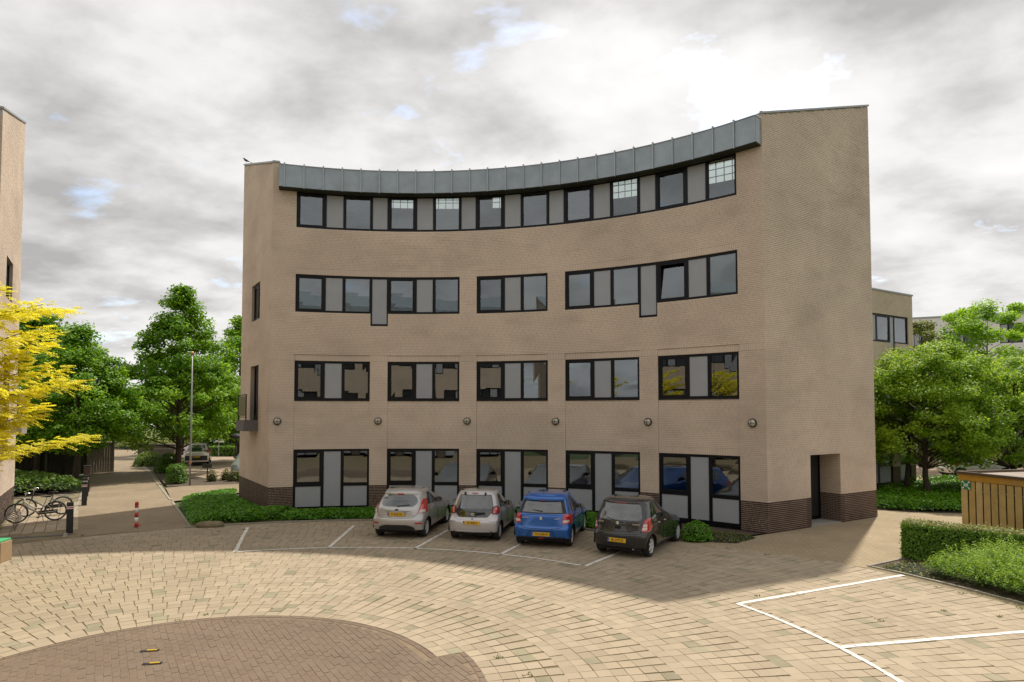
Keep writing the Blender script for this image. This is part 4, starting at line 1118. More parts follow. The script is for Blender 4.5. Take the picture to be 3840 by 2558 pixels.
# ---- beds, hedges and shrubs
def in_poly(x, y, poly):
    c = np.zeros(len(x), bool); n = len(poly)
    for i in range(n):
        x0, y0 = poly[i]; x1, y1 = poly[(i + 1) % n]
        if y0 == y1: continue
        m = ((y0 > y) != (y1 > y)) & (x < (x1 - x0) * (y - y0) / (y1 - y0) + x0); c ^= m
    return c
def vnoise(x, y, s, seed=0):
    r = np.random.default_rng(seed); k = r.normal(size=(7, 2)) * s; p = r.random(7) * 6.28
    return sum(np.sin(k[i, 0] * x + k[i, 1] * y + p[i]) for i in range(7)) / 7.0
def ground_cover(name, label, cat, poly, h, dens, leaf, mat, seed=3, edge=0.25, mound=None, light=0.5, flowers=0, low=0.06):
    """leafy ground cover: leaves on and just under an uneven canopy surface that dips at the edges"""
    global rng
    keep = rng; rng = np.random.default_rng(seed)
    P = np.array(poly); x0, y0 = P.min(0); x1, y1 = P.max(0); n = int((x1 - x0) * (y1 - y0) * dens)
    x = rng.uniform(x0, x1, n); y = rng.uniform(y0, y1, n); k = in_poly(x, y, poly); x, y = x[k], y[k]
    d = np.full(len(x), 9.0)
    for i in range(len(poly)):
        a, b = P[i], P[(i + 1) % len(poly)]; e = b - a; t = np.clip(((x - a[0]) * e[0] + (y - a[1]) * e[1]) / (e @ e), 0, 1)
        d = np.minimum(d, np.hypot(x - a[0] - t * e[0], y - a[1] - t * e[1]))
    top = h * (0.35 + 0.65 * np.clip(d / edge, 0, 1) ** 0.6) * (1 + 0.22 * vnoise(x, y, 1.6, seed) + 0.16 * vnoise(x, y, 5.0, seed + 1))
    if mound is not None: top = top * mound(x, y)
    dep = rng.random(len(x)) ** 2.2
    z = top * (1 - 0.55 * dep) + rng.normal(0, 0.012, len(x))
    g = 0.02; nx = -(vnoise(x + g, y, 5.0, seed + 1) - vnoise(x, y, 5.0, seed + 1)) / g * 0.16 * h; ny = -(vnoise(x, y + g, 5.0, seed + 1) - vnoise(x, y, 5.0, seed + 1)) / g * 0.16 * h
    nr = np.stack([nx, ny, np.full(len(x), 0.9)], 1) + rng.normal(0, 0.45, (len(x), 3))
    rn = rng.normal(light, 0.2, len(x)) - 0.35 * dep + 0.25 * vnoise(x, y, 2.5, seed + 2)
    root = thing(name, label, cat, (float(P[:, 0].mean()), float(P[:, 1].mean()), 0.0)); c = P.mean(0)
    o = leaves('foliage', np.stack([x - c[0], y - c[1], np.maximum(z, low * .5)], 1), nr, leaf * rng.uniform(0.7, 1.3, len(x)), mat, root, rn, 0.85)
    # dark twig layer under the leaves
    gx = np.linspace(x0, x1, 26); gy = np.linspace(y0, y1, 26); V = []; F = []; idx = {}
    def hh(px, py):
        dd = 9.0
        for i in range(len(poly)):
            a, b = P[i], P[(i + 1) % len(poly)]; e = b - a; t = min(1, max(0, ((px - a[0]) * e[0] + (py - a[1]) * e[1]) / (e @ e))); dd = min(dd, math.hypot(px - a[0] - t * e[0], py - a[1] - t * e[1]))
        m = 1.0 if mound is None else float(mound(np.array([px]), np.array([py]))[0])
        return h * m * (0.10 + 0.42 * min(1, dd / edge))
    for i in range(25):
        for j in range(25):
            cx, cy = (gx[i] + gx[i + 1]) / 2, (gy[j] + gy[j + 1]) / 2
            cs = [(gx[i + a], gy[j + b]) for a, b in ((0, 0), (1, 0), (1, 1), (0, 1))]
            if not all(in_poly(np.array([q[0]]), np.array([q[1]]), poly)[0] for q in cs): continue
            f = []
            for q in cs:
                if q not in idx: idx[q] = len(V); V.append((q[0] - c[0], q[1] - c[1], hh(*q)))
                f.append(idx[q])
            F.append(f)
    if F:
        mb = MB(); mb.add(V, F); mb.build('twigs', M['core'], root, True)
    if flowers:
        k = rng.permutation(len(x))[:flowers]; kk = k[dep[k] < 0.35]
        leaves('flowers', np.stack([x[kk] - c[0], y[kk] - c[1], top[kk] + 0.03], 1), np.tile([0., -.3, 1.], (len(kk), 1)), 0.06, M['white'], root, np.ones(len(kk)), 1.0)
    rng = keep
    return root
fr_ = [polar(a, 14.80) for a in range(-24, 39, 3)]
ivy_back = [(RC[0] + (RR - 0.05) * math.sin(a), RC[1] + (RR - 0.05) * math.cos(a)) for a in np.linspace(0.50, AL, 16)]
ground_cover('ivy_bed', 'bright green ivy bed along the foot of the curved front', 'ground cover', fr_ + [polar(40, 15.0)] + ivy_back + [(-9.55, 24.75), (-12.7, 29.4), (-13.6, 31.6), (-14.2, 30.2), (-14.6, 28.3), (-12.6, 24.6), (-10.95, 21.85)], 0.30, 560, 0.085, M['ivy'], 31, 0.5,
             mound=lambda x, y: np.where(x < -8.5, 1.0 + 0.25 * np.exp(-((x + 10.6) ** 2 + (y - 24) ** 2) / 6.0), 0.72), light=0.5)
ground_cover('clover_bed', 'green ground cover with tiny white flowers under the right hand trees', 'ground cover', [(14.7, 25.9), (15.7, 25.15), (17.3, 24.75), (22.5, 25.5), (27, 30), (24, 35.5), (19.0, 33.0), (14.6, 26.4)], 0.30, 260, 0.10, M['ivy'], 32, 0.5, light=0.62, flowers=60)
ground_cover('clover_bed', 'strip of green ground cover behind the two tree trunks, beyond the grey edging', 'ground cover', [(20.5, 34.6), (24.5, 36.0), (34, 37.0), (34, 34.5), (25, 33.6)], 0.45, 160, 0.12, M['ivy'], 33, 0.5, light=0.5)
ground_cover('weed_patch', 'sparse yellowish weeds at the foot of the curved front, right of the dark car', 'ground cover', [(5.9, 19.3), (6.7, 19.1), (7.6, 19.9), (7.4, 20.5), (6.5, 21.0), (6.0, 20.2)], 0.07, 420, 0.05, M['weed'], 34, 0.3, light=0.4)
ground_cover('weed_patch', 'sparse pale weeds in the corner of the right hand bed', 'ground cover', [(9.2, 16.1), (9.7, 15.2), (10.05, 14.9), (11.2, 16.0), (10.75, 16.9), (10.3, 16.85)], 0.06, 330, 0.055, M['weed'], 35, 0.3, light=0.5)

def hedge(name, label, a, b, depth, height, leaf, dens, mat, mat_top=None, seed=4, cat='hedge', group=None, rough=0.03, light=0.45):
    """clipped hedge from a to b (front-line end points): dark body and leaves on its faces"""
    global rng
    keep = rng; rng = np.random.default_rng(seed)
    a, b = np.array(a, float), np.array(b, float); L_ = np.hypot(*(b - a)); e = (b - a) / L_; q = np.array([-e[1], e[0]])
    root = thing(name, label, cat, (float(a[0]), float(a[1]), 0), math.atan2(e[1], e[0]), group)
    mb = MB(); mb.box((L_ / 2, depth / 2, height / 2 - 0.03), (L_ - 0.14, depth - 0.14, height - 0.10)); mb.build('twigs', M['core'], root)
    faces = [((0, 0), (L_, height), 'f'), ((0, 0), (L_, height), 'k'), ((0, 0), (depth, height), 'l'), ((0, 0), (depth, height), 'r'), ((0, 0), (L_, depth), 't')]
    for top in (False, True):
        ps, ns = [], []
        for (_, (w, h), k) in faces:
            if (k == 't') != top: continue
            n = int(w * h * dens * (1.3 if top else 1)); u = rng.uniform(0, w, n); v = rng.uniform(0.02, h, n); o = rng.normal(-0.02, rough, n) + 0.03 * vnoise(u * 3, v * 3, 1.5, seed)
            if k == 'f': p = np.stack([u, -o, v], 1); nn = (0, -1, .35)
            elif k == 'k': p = np.stack([u, depth + o, v], 1); nn = (0, 1, .35)
            elif k == 'l': p = np.stack([-o, u, v], 1); nn = (-1, 0, .35)
            elif k == 'r': p = np.stack([L_ + o, u, v], 1); nn = (1, 0, .35)
            else: p = np.stack([u, v, height + o * 1.4], 1); nn = (0, 0, 1)
            ps.append(p); ns.append(np.tile(nn, (n, 1)) + rng.normal(0, 0.5, (n, 3)))
        p = np.concatenate(ps); nn = np.concatenate(ns)
        leaves('top_growth' if top else 'foliage', p, nn, leaf * rng.uniform(.7, 1.3, len(p)), (mat_top or mat) if top else mat, root, rng.normal(light, .25, len(p)), .7)
    rng = keep
    return root
hedge('hedge', 'clipped hedge with pale new growth on top, in front of the wooden shed', (10.42, 17.18), (15.2, 12.95), 0.78, 0.94, 0.062, 1700, M['hedge'], M['hedge_new'], 41)

def feathery(name, label, cells, seed=5, h=0.85):
    """loose arching shrub: thin shoots fanning out of several stools"""
    global rng
    keep = rng; rng = np.random.default_rng(seed)
    c0 = np.mean([c[:2] for c in cells], axis=0); root = thing(name, label, 'shrub', (float(c0[0]), float(c0[1]), 0))
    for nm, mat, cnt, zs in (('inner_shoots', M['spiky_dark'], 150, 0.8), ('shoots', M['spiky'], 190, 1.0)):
        pos, nrm, dv, sz, rn = [], [], [], [], []
        for cx, cy, r, hh in cells:
            for _ in range(cnt):
                a = rng.random() * 6.283; q = r * rng.random() ** .5; st = np.array([cx - c0[0] + q * .55 * math.cos(a), cy - c0[1] + q * .55 * math.sin(a), hh * rng.uniform(.10, .55) * zs])
                tip = np.array([cx - c0[0] + q * 1.15 * math.cos(a), cy - c0[1] + q * 1.15 * math.sin(a), hh * zs * (1.0 - .45 * (q / r) ** 2) * rng.uniform(.8, 1.12)])
                d = tip - st; L_ = np.linalg.norm(d)
                if L_ < .08: continue
                d = d / L_
                for s in np.arange(0.15, 1.02, 0.055 / max(.25, L_)):
                    p = st + (tip - st) * s; sd = unit(np.cross(d, rng.normal(size=3))); ld = unit(d * .75 + sd)
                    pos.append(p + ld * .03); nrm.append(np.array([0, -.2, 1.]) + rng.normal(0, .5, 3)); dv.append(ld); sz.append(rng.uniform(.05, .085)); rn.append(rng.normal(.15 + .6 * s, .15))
        leaves(nm, np.array(pos), np.array(nrm), np.array(sz), mat, root, np.array(rn), .30, np.array(dv))
    rng = keep
feathery('feathery_shrub', 'light green feathery shrub spilling over the kerb in the right corner', [(10.85, 15.2, .70, .80), (11.3, 14.7, .75, .98), (10.95, 14.3, .72, .82), (11.9, 14.2, .8, 1.05), (11.3, 13.5, .78, .92), (12.4, 13.6, .8, 1.0), (11.3, 12.7, .7, .8), (12.1, 12.6, .8, .95), (11.7, 15.3, .7, .9), (11.2, 13.0, .7, .85), (10.45, 14.75, .48, .55), (10.62, 14.2, .5, .6), (10.78, 13.65, .5, .6), (10.9, 13.1, .5, .6), (10.35, 15.3, .42, .5), (11.0, 12.55, .5, .6)], 51)

def bush(name, label, loc, rx, ry, h, n, leaf, mat, seed=6, cat='shrub', group=None, light=.5, box=False):
    global rng
    keep = rng; rng = np.random.default_rng(seed)
    root = thing(name, label, cat, (loc[0], loc[1], 0), 0, group)
    d = unit(rng.normal(size=(n, 3))); d[:, 2] = np.abs(d[:, 2]); 
    if box:
        m = np.max(np.abs(d), axis=1, keepdims=True); d = d / m * .5 + d * .5
    lump = 1 + .16 * vnoise(d[:, 0] * 4, d[:, 1] * 4 + d[:, 2] * 3, 1.3, seed)
    s = rng.uniform(.72, 1.03, n) ** .5 * lump; p = np.stack([d[:, 0] * rx * s, d[:, 1] * ry * s, .05 + d[:, 2] * h * s], 1)
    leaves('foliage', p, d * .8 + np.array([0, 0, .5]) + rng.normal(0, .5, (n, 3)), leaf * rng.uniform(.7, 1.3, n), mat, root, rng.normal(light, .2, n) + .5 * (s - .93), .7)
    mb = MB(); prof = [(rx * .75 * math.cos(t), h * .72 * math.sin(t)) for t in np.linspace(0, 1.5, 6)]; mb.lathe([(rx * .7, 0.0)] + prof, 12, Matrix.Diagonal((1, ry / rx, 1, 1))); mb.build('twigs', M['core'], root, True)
    rng = keep
    return root
bush('small_shrub', 'small bright green shrub beside the front of the dark hatchback', (5.62, 19.55), .50, .38, .55, 1500, .06, M['ivy'], 61, light=.55)
bush('shrub', 'low light green shrub beside the far end of the path', (-26.6, 46.8), .95, 1.2, 1.0, 2200, .12, M['privet'], 62, light=.8)
bush('shrub', 'clipped dark green shrub left of the flagpole', (-18.45, 35.2), .52, .55, 1.0, 2000, .08, M['hedge'], 63, light=.3, box=True)
bush('shrub', 'dark shrub next to the black bollards at the path', (-22.6, 42.2), .7, 1.4, 1.2, 2200, .12, M['hedge'], 64, light=.35)
bush('shrub', 'dark lavender bush close to the left end wall', (-14.6, 36.6), 1.1, .8, .9, 2200, .12, M['hedge'], 65, light=.25)
for i, (x, y, lab) in enumerate(((-17.0, 36.2, 'small wispy plant right of the flagpole foot'), (-16.5, 36.9, 'small wispy plant under the dark signboard'), (-15.9, 36.3, 'small wispy plant between signboard and lavender bush'))):
    bush('wispy_plant', lab, (x, y), .32, .3, .6, 260, .09, M['weed'], 70 + i, 'plant', 'wispy plants in the bed', .3)
hedge('hedge', 'low clipped hedge behind the parked cars left of the building', (-27.0, 56.5), (-10.5, 56.5), 1.0, 0.85, .16, 130, M['hedge'], None, 43, light=.5)
hedge('hedge', 'tall dark hedge wall beyond the car park left of the building', (-30.5, 62.0), (-10.0, 62.0), 1.6, 3.4, .26, 60, M['hedge'], None, 44, light=.35, rough=.25)
ground_cover('shrub_bed', 'bed of mottled green shrubs in front of the dark wooden fence', 'shrubs', [(-28.6, 36.9), (-21.0, 31.7), (-22.0, 30.2), (-24.6, 28.4), (-30.5, 34.5)], .75, 150, .13, M['privet'], 36, .5, light=.45)
ground_cover('verge', 'pale green planting along the far street', 'ground cover', [(-60, 73.8), (-30, 73.8), (-30, 76.5), (-60, 76.5)], .7, 26, .28, M['hedge_new'], 37, .6, light=.3)
ground_cover('verge', 'small pale planting strip on the near side of the far street', 'ground cover', [(-42.0, 66.4), (-35.5, 66.4), (-35.0, 68.6), (-41.0, 68.6)], .8, 60, .22, M['hedge_new'], 38, .6, light=.2)
def bank():
    nx, ny = 40, 10; V = []; F = []
    for i in range(nx):
        for j in range(ny):
            x = -140 + 130 * i / (nx - 1); y = 77 + 34 * j / (ny - 1); V.append((x, y, 1.5 * min(1, (y - 77) / 10) ** .8 - .05 + .12 * math.sin(x * .6 + y)))
    for i in range(nx - 1):
        for j in range(ny - 1): F.append((i * ny + j, (i + 1) * ny + j, (i + 1) * ny + j + 1, i * ny + j + 1))
    mb = MB(); mb.add(V, F); o = mb.build('grass_bank', pbr('bank_grass', (.13, .16, .035), .95, var=.3, vscale=1.2), None, True); o['kind'] = 'structure'
bank()
# far wood: reads as one mass on the horizon
def far_wood():
    p, n, r, s = [], [], [], []
    for k in range(150):
        x = -150 + 130 * rng.random(); y = 115 + 30 * rng.random(); h = 4 + 4.5 * rng.random(); m = 150
        g = unit(rng.normal(size=(m, 3))) * rng.random((m, 1)) ** .4 * np.array([4.5, 4, h * .55]); p.append(g + (x, y, h * .55)); n.append(unit(g) + (0, 0, .6) + rng.normal(0, .4, (m, 3))); r.append(rng.normal(.45, .2, m)); s.append(np.full(m, 1.1))
    for k in range(110):
        x = 20 + 110 * rng.random(); y = 110 + 30 * rng.random(); h = 5 + 5 * rng.random(); m = 150
        g = unit(rng.normal(size=(m, 3))) * rng.random((m, 1)) ** .4 * np.array([4.5, 4, h * .55]); p.append(g + (x, y, h * .55)); n.append(unit(g) + (0, 0, .6) + rng.normal(0, .4, (m, 3))); r.append(rng.normal(.45, .2, m)); s.append(np.full(m, 1.1))
    o = leaves('distant_wood', np.concatenate(p), np.concatenate(n), np.concatenate(s), M['lime'], None, np.concatenate(r), .8)
    tag(o, 'distant line of trees closing the horizon behind the street', 'trees', None, 'stuff')
far_wood()

# weeds and moss tufts in the paving joints
def joint_weeds():
    pts = [(-9.6, 21.0), (-8.9, 21.3), (-8.2, 21.5), (-7.2, 21.9), (-3.5, 19.2), (-3.2, 19.25), (-2.9, 19.2), (5.2, 13.7), (6.9, 12.1), (8.5, 12.7), (9.3, 12.3), (9.7, 13.9), (9.5, 14.4), (4.9, 17.9), (6.2, 18.4), (7.0, 17.6), (-0.2, 10.3), (0.25, 9.6), (-13.6, 20.35), (-14.0, 20.5), (10.1, 12.8), (-5.9, 12.4), (-6.3, 12.1)]
    p, n = [], []
    for x, y in pts:
        m = int(rng.integers(8, 16)); q = rng.normal(0, .035, (m, 3)); q[:, 2] = np.abs(q[:, 2]) * .25 + .008; p.append(q + (x, y, 0)); n.append(rng.normal(0, .6, (m, 3)) + (0, 0, .8))
    o = leaves('joint_weeds', np.concatenate(p), np.concatenate(n), .038, M['weed'], None, rng.random(sum(len(q) for q in p)), .7)
    tag(o, 'small weeds and moss growing in the joints of the paving', 'weeds', None, 'stuff')
joint_weeds()
# ------------------------------------------------------------------ cars
def paint(name, col, metal=0.35, rough=0.28):
    return pbr(name, col, rough, metal=metal, spec=0.5, coat=1.0, var=0.03, vscale=4)
M['carglass'] = pbr('car_glass', (0.025, 0.03, 0.032), 0.03, spec=1.0, coat=1.0)
M['carglass'].node_tree.nodes['Principled BSDF'].inputs['IOR'].default_value = 1.58
M['redlamp'] = pbr('red_lens', (0.45, 0.012, 0.012), 0.15, spec=0.7, coat=0.8)
M['clearlamp'] = pbr('clear_lens', (0.62, 0.50, 0.45), 0.15, spec=0.7, coat=0.8)
M['pinklamp'] = pbr('pink_lens', (0.55, 0.16, 0.13), 0.15, spec=0.7, coat=0.8)
M['plastic'] = pbr('black_plastic', (0.022, 0.022, 0.023), 0.6, var=.1)
M['gap'] = pbr('panel_gap', (0.008, 0.008, 0.009), 0.9)
M['plate'] = pbr('yellow_plate', (0.72, 0.42, 0.02), 0.5)
M['plate_blue'] = pbr('blue_plate_strip', (0.02, 0.07, 0.35), 0.5)
M['ink'] = pbr('black_ink', (0.02, 0.015, 0.01), 0.6)
M['alloy'] = pbr('alloy_rim', (0.66, 0.66, 0.66), 0.35, metal=0.3)

def pchip(xs, ys):
    xs, ys = np.array(xs, float), np.array(ys, float); h = np.diff(xs); s = np.diff(ys) / h; m = np.zeros_like(ys)
    for i in range(1, len(xs) - 1):
        m[i] = 0 if s[i - 1] * s[i] <= 0 else (h[i - 1] + h[i]) * 3 / ((2 * h[i] + h[i - 1]) / s[i - 1] + (h[i] + 2 * h[i - 1]) / s[i])
    m[0], m[-1] = s[0], s[-1]
    def f(x):
        x = min(max(x, xs[0]), xs[-1]); i = min(max(int(np.searchsorted(xs, x)) - 1, 0), len(xs) - 2); t = (x - xs[i]) / h[i]
        return float((1 + 2 * t) * (1 - t) ** 2 * ys[i] + t * (1 - t) ** 2 * h[i] * m[i] + t * t * (3 - 2 * t) * ys[i + 1] + t * t * (t - 1) * h[i] * m[i + 1])
    return f

class CarShape:
    """body skin as stacked plan contours; t: 0..1 across the tail, 1..2 along the side, 2..3 round the nose"""
    def __init__(s, sp):
        s.sp = sp
        s.yr = pchip(*zip(*sp['rear'])); s.yf = pchip(*zip(*sp['front'])); s.w = pchip(*zip(*sp['width']))
        s.ztop = sp['roof']; s.dc = sp.get('corner', 0.34); s.rb = sp.get('bulge', 0.08); s.n = sp.get('pow', 2.9)
        s.off = sp.get('crown', 0.05)
    def S(s, t, z, side=1, out=0.0):
        yr, yf, w = s.yr(z), s.yf(z), s.w(z)
        sc = min(1.0, max(0.25, (yf - yr) / 1.6)); dc = s.dc * sc; fb = 0.16 * sc; df = 0.5 * sc
        if z < 0.78:      # bumper corners wrap round in front of the wheel arch
            lim = max(0.08, -(s.sp['wheel_r'] + 0.06) - yr - s.rb); q = min(1.0, max(0.0, (z - 0.60) / 0.18)); dc = min(dc, lim) * (1 - q) + dc * q
        if t <= 1.0:
            k = t; y = yr + s.rb * k * k + dc * (1 - (max(0.0, 1 - k ** s.n)) ** (1 / s.n)); x = w * k
        elif t <= 2.0:
            f = t - 1; y0, y1 = yr + s.rb + dc, yf - fb - df; y = y0 + (y1 - y0) * f; x = w * (1 + 0.018 * math.sin(math.pi * f))
        else:
            k = 3 - t; y = yf - fb * k * k - df * (1 - (max(0.0, 1 - k ** 2.6)) ** (1 / 2.6)); x = w * k
        x *= 1 - s.sp.get('taper', .085) * (1 - min(1.0, (y - yr) / 1.35)) ** 2
        if out:
            e = 1e-3; a = Vector(s.S(min(t + e, 3), z)) - Vector(s.S(max(t - e, 0), z)); b = Vector(s.S(t, min(z + e, s.ztop))) - Vector(s.S(t, z - e))
            nn = a.cross(b).normalized(); return ((x + nn.x * out) * side, y + nn.y * out, z + nn.z * out)
        return (x * side, y, z)

def car(name, label, loc, fwd_deg, sp, group=None, detail=True):
    t = thing(name, label, 'car', (loc[0], loc[1], 0.0), -R_(fwd_deg), group)
    cs = CarShape(sp); body = sp['body']; H_ = sp['roof']
    ks = [0, .12, .24, .36, .47, .57, .66, .74, .81, .87, .92, .955, .98, .995]
    ts = ks + [1 + i / 34 for i in range(35)] + [2 + q for q in (.01, .04, .09, .16, .26, .4, .58, .78, 1.0)]
    zs = list(np.arange(0.285, H_ - 0.085, 0.034)) + [H_ - 0.085, H_ - 0.06, H_ - 0.04]
    # --- body skin, right half then left half, wheel arches cut as circles
    V, idx = [], {}
    wz = sp['wheel_r']; arch = wz + 0.045; wb = sp['wheelbase']
    for side in (1, -1):
        for j, z in enumerate(zs):
            for i, tt in enumerate(ts):
                x, y, zz = cs.S(tt, z, side); inside = False
                if 0.95 < tt < 2.3:
                    for yc in (0.0, wb):
                        dy, dz = y - yc, zz - wz; q = math.hypot(dy, dz)
                        if q < arch:
                            inside = True; f = arch / max(q, 1e-3); y, zz = yc + dy * f, max(wz + dz * f, 0.17) if dz > 0 else wz + dz * f
                idx[(side, j, i)] = (len(V), inside); V.append((x, y, max(zz, 0.16)))
    F = []
    for side in (1, -1):
        for j in range(len(zs) - 1):
            for i in range(len(ts) - 1):
                q = [idx[(side, j, i)], idx[(side, j, i + 1)], idx[(side, j + 1, i + 1)], idx[(side, j + 1, i)]]
                if all(k[1] for k in q): continue
                f = [k[0] for k in q]; F.append(f if side == 1 else f[::-1])
    # roof: shrink the top contour towards the middle line with a low crown
    top = len(zs) - 1; cy = 0.5 * (cs.yr(zs[-1]) + cs.yf(zs[-1])); prev = {sd: [idx[(sd, top, i)][0] for i in range(len(ts))] for sd in (1, -1)}
    for f, dz in ((.96, .018), (.88, .030), (.72, .040), (.5, .048), (.25, .053), (.0, .055)):
        for sd in (1, -1):
            cur = []
            for i, tt in enumerate(ts):
                x, y, z = cs.S(tt, zs[-1], sd); cur.append(len(V)); V.append((x * f, cy + (y - cy) * (0.35 + .65 * f if f < .9 else f), zs[-1] + dz * sp.get('crown', 1.0)))
            for i in range(len(ts) - 1):
                q = [prev[sd][i], prev[sd][i + 1], cur[i + 1], cur[i]]; F.append(q if sd == 1 else q[::-1])
            prev[sd] = cur
    mb = MB(); mb.v = V; mb.f = [tuple(f) for f in F]
    bo = mb.build('body', body, t, True)
    # weld the two halves so that shading runs across the middle line
    import bmesh
    bm = bmesh.new(); bm.from_mesh(bo.data); bmesh.ops.remove_doubles(bm, verts=bm.verts, dist=0.0008)
    bmesh.ops.dissolve_degenerate(bm, edges=bm.edges, dist=0.0005); bmesh.ops.recalc_face_normals(bm, faces=bm.faces); bm.to_mesh(bo.data); bm.free()
    bo.data.polygons.foreach_set('use_smooth', [True] * len(bo.data.polygons))
    # underbody and arch liners
    mb = MB(); W = cs.w(0.5)
    mb.box((0, wb / 2 + .02, 0.33), (2 * W - .44, wb + 0.95, 0.28)); mb.box((0, wb / 2, 0.42), (2 * W - .08, wb - 2 * arch - .02, 0.40))
    for yc in (0.0, wb):
        for s_ in (1, -1):
            vs = []; n = 14
            for k in range(n + 1):
                a = math.pi * k / n
                for xx in (W - .30, W - .012): vs.append((s_ * xx, yc + arch * math.cos(a), max(.16, wz + arch * math.sin(a))))
            mb.add(vs, [(2 * k, 2 * k + 1, 2 * k + 3, 2 * k + 2) for k in range(n)])
    mb.build('underbody', M['gap'], t)
    # --- wheels
    rim_r = wz * 0.68
    for s_, nm in ((1, 'r'), (-1, 'l')):
        for yc in (0.0, wb):
            xo = s_ * (W * (.975 if yc == 0.0 else 1.0) - 0.03)
            Mx = Matrix.Translation((xo, yc, wz)) @ Matrix.Rotation(R_(90) * s_, 4, 'Y')
            mb = MB(); mb.lathe([(rim_r, -.19), (wz - .03, -.185), (wz - .004, -.165), (wz, -.14), (wz, -.05), (wz - .004, -.025), (wz - .03, -.004), (rim_r + .01, 0.0), (rim_r, -.02)], 28, Mx, False); w = mb.build('wheel', M['rubber'], t, True)
            mb = MB(); mb.lathe([(rim_r + .002, -.03), (rim_r, -.006), (rim_r - .02, -.012), (rim_r - .03, -.05), (.06, -.055), (.055, -.02), (.0, -.016)], 28, Mx, False)
            ns = sp.get('spokes', 5)
            for k in range(ns):
                a = 2 * math.pi * k / ns; c, s2 = math.cos(a), math.sin(a)
                pts = [(.035, -.03), (.035, .03), (rim_r - .012, .022 * sp.get('spoke_w', 1)), (rim_r - .012, -.022 * sp.get('spoke_w', 1))]
                P0 = [Mx @ Vector((x * c - y * s2, x * s2 + y * c, h)) for h in (-.03, -.012) for x, y in pts]; mb.hexa(P0)
            mb.build('rim', M['alloy'], w, False)
            mb = MB(); mb.lathe([(rim_r - .03, -.052), (rim_r - .04, -.048), (0.0, -.046)], 20, Mx); mb.build('brake', M['gap'], w)
    # --- patches that follow the skin
    def patch(nm, z0, z1, ta, tb, mat, side=0, out=0.005, parent=t, nz=7, nt_=12, rc=0.0, z_shift=None, pw=3.0):
        for sd in ((1, -1) if side == 0 else (side,)):
            vs = []
            for j in range(nz + 1):
                v = j / nz; z = z0 + (z1 - z0) * v; a, b = ta(v), tb(v)
                if rc:
                    ins = rc * (1 - (1 - abs(2 * v - 1) ** pw) ** (1 / pw)); a, b = a + ins, b - ins
                for i in range(nt_ + 1):
                    tt = a + (b - a) * i / nt_; zz = z + (z_shift(tt, v) if z_shift else 0)
                    if tt < 0: x, y, zq = cs.S(-tt, zz, 1, out); vs.append((-x * sd, y, zq))
                    else: vs.append(cs.S(tt, zz, sd, out))
            fs = [(j * (nt_ + 1) + i, j * (nt_ + 1) + i + 1, (j + 1) * (nt_ + 1) + i + 1, (j + 1) * (nt_ + 1) + i) for j in range(nz) for i in range(nt_)]
            m2 = MB(); m2.add(vs, fs); o = m2.build(nm, mat, parent, True)
        return o
    def seam(pts, wdt=.006, side=0, mat=None, out=0.006, nm='shut_line'):
        for sd in ((1, -1) if side == 0 else (side,)):
            m2 = MB(); pp = []
            for (t0, z0), (t1, z1) in zip(pts[:-1], pts[1:]):
                for k in range(5): q = k / 4; tt = t0 + (t1 - t0) * q; zz = z0 + (z1 - z0) * q; pp.append(cs.S(tt, zz, sd, out - .004) if tt >= 0 else (lambda w: (-w[0], w[1], w[2]))(cs.S(-tt, zz, sd, out - .004)))
            m2.tube(pp, wdt, 4, False); m2.build(nm, mat or M['gap'], t)
    K = lambda c: (lambda v: c)
    lin = lambda a, b: (lambda v: a + (b - a) * v)
    ctx = dict(t=t, cs=cs, patch=patch, seam=seam, K=K, lin=lin, H=H_, wb=wb, W=W)
    sp['dress'](ctx)
    # mirrors
    for s_ in (1, -1):
        x, y, z = cs.S(1 + sp.get('mirror_t', .70), sp['belt'] + .06, s_)
        mb = MB(); mb.lathe([(.001, -.115), (.06, -.10), (.085, -.05), (.09, 0), (.08, .05), (.05, .09), (.001, .105)], 12, Matrix.Translation((x + s_ * .11, y, z + .02)) @ Matrix.Rotation(R_(90), 4, 'Y') @ Matrix.Diagonal((.85, .55, 1, 1)))
        m_ = mb.build('mirror', sp.get('mirror_mat', M['plastic']), t, True)
        mb = MB(); mb.box((x + s_ * .115, y - .048, z + .02), (.16, .012, .105)); mb.build('mirror_glass', M['carglass'], m_)
    return t

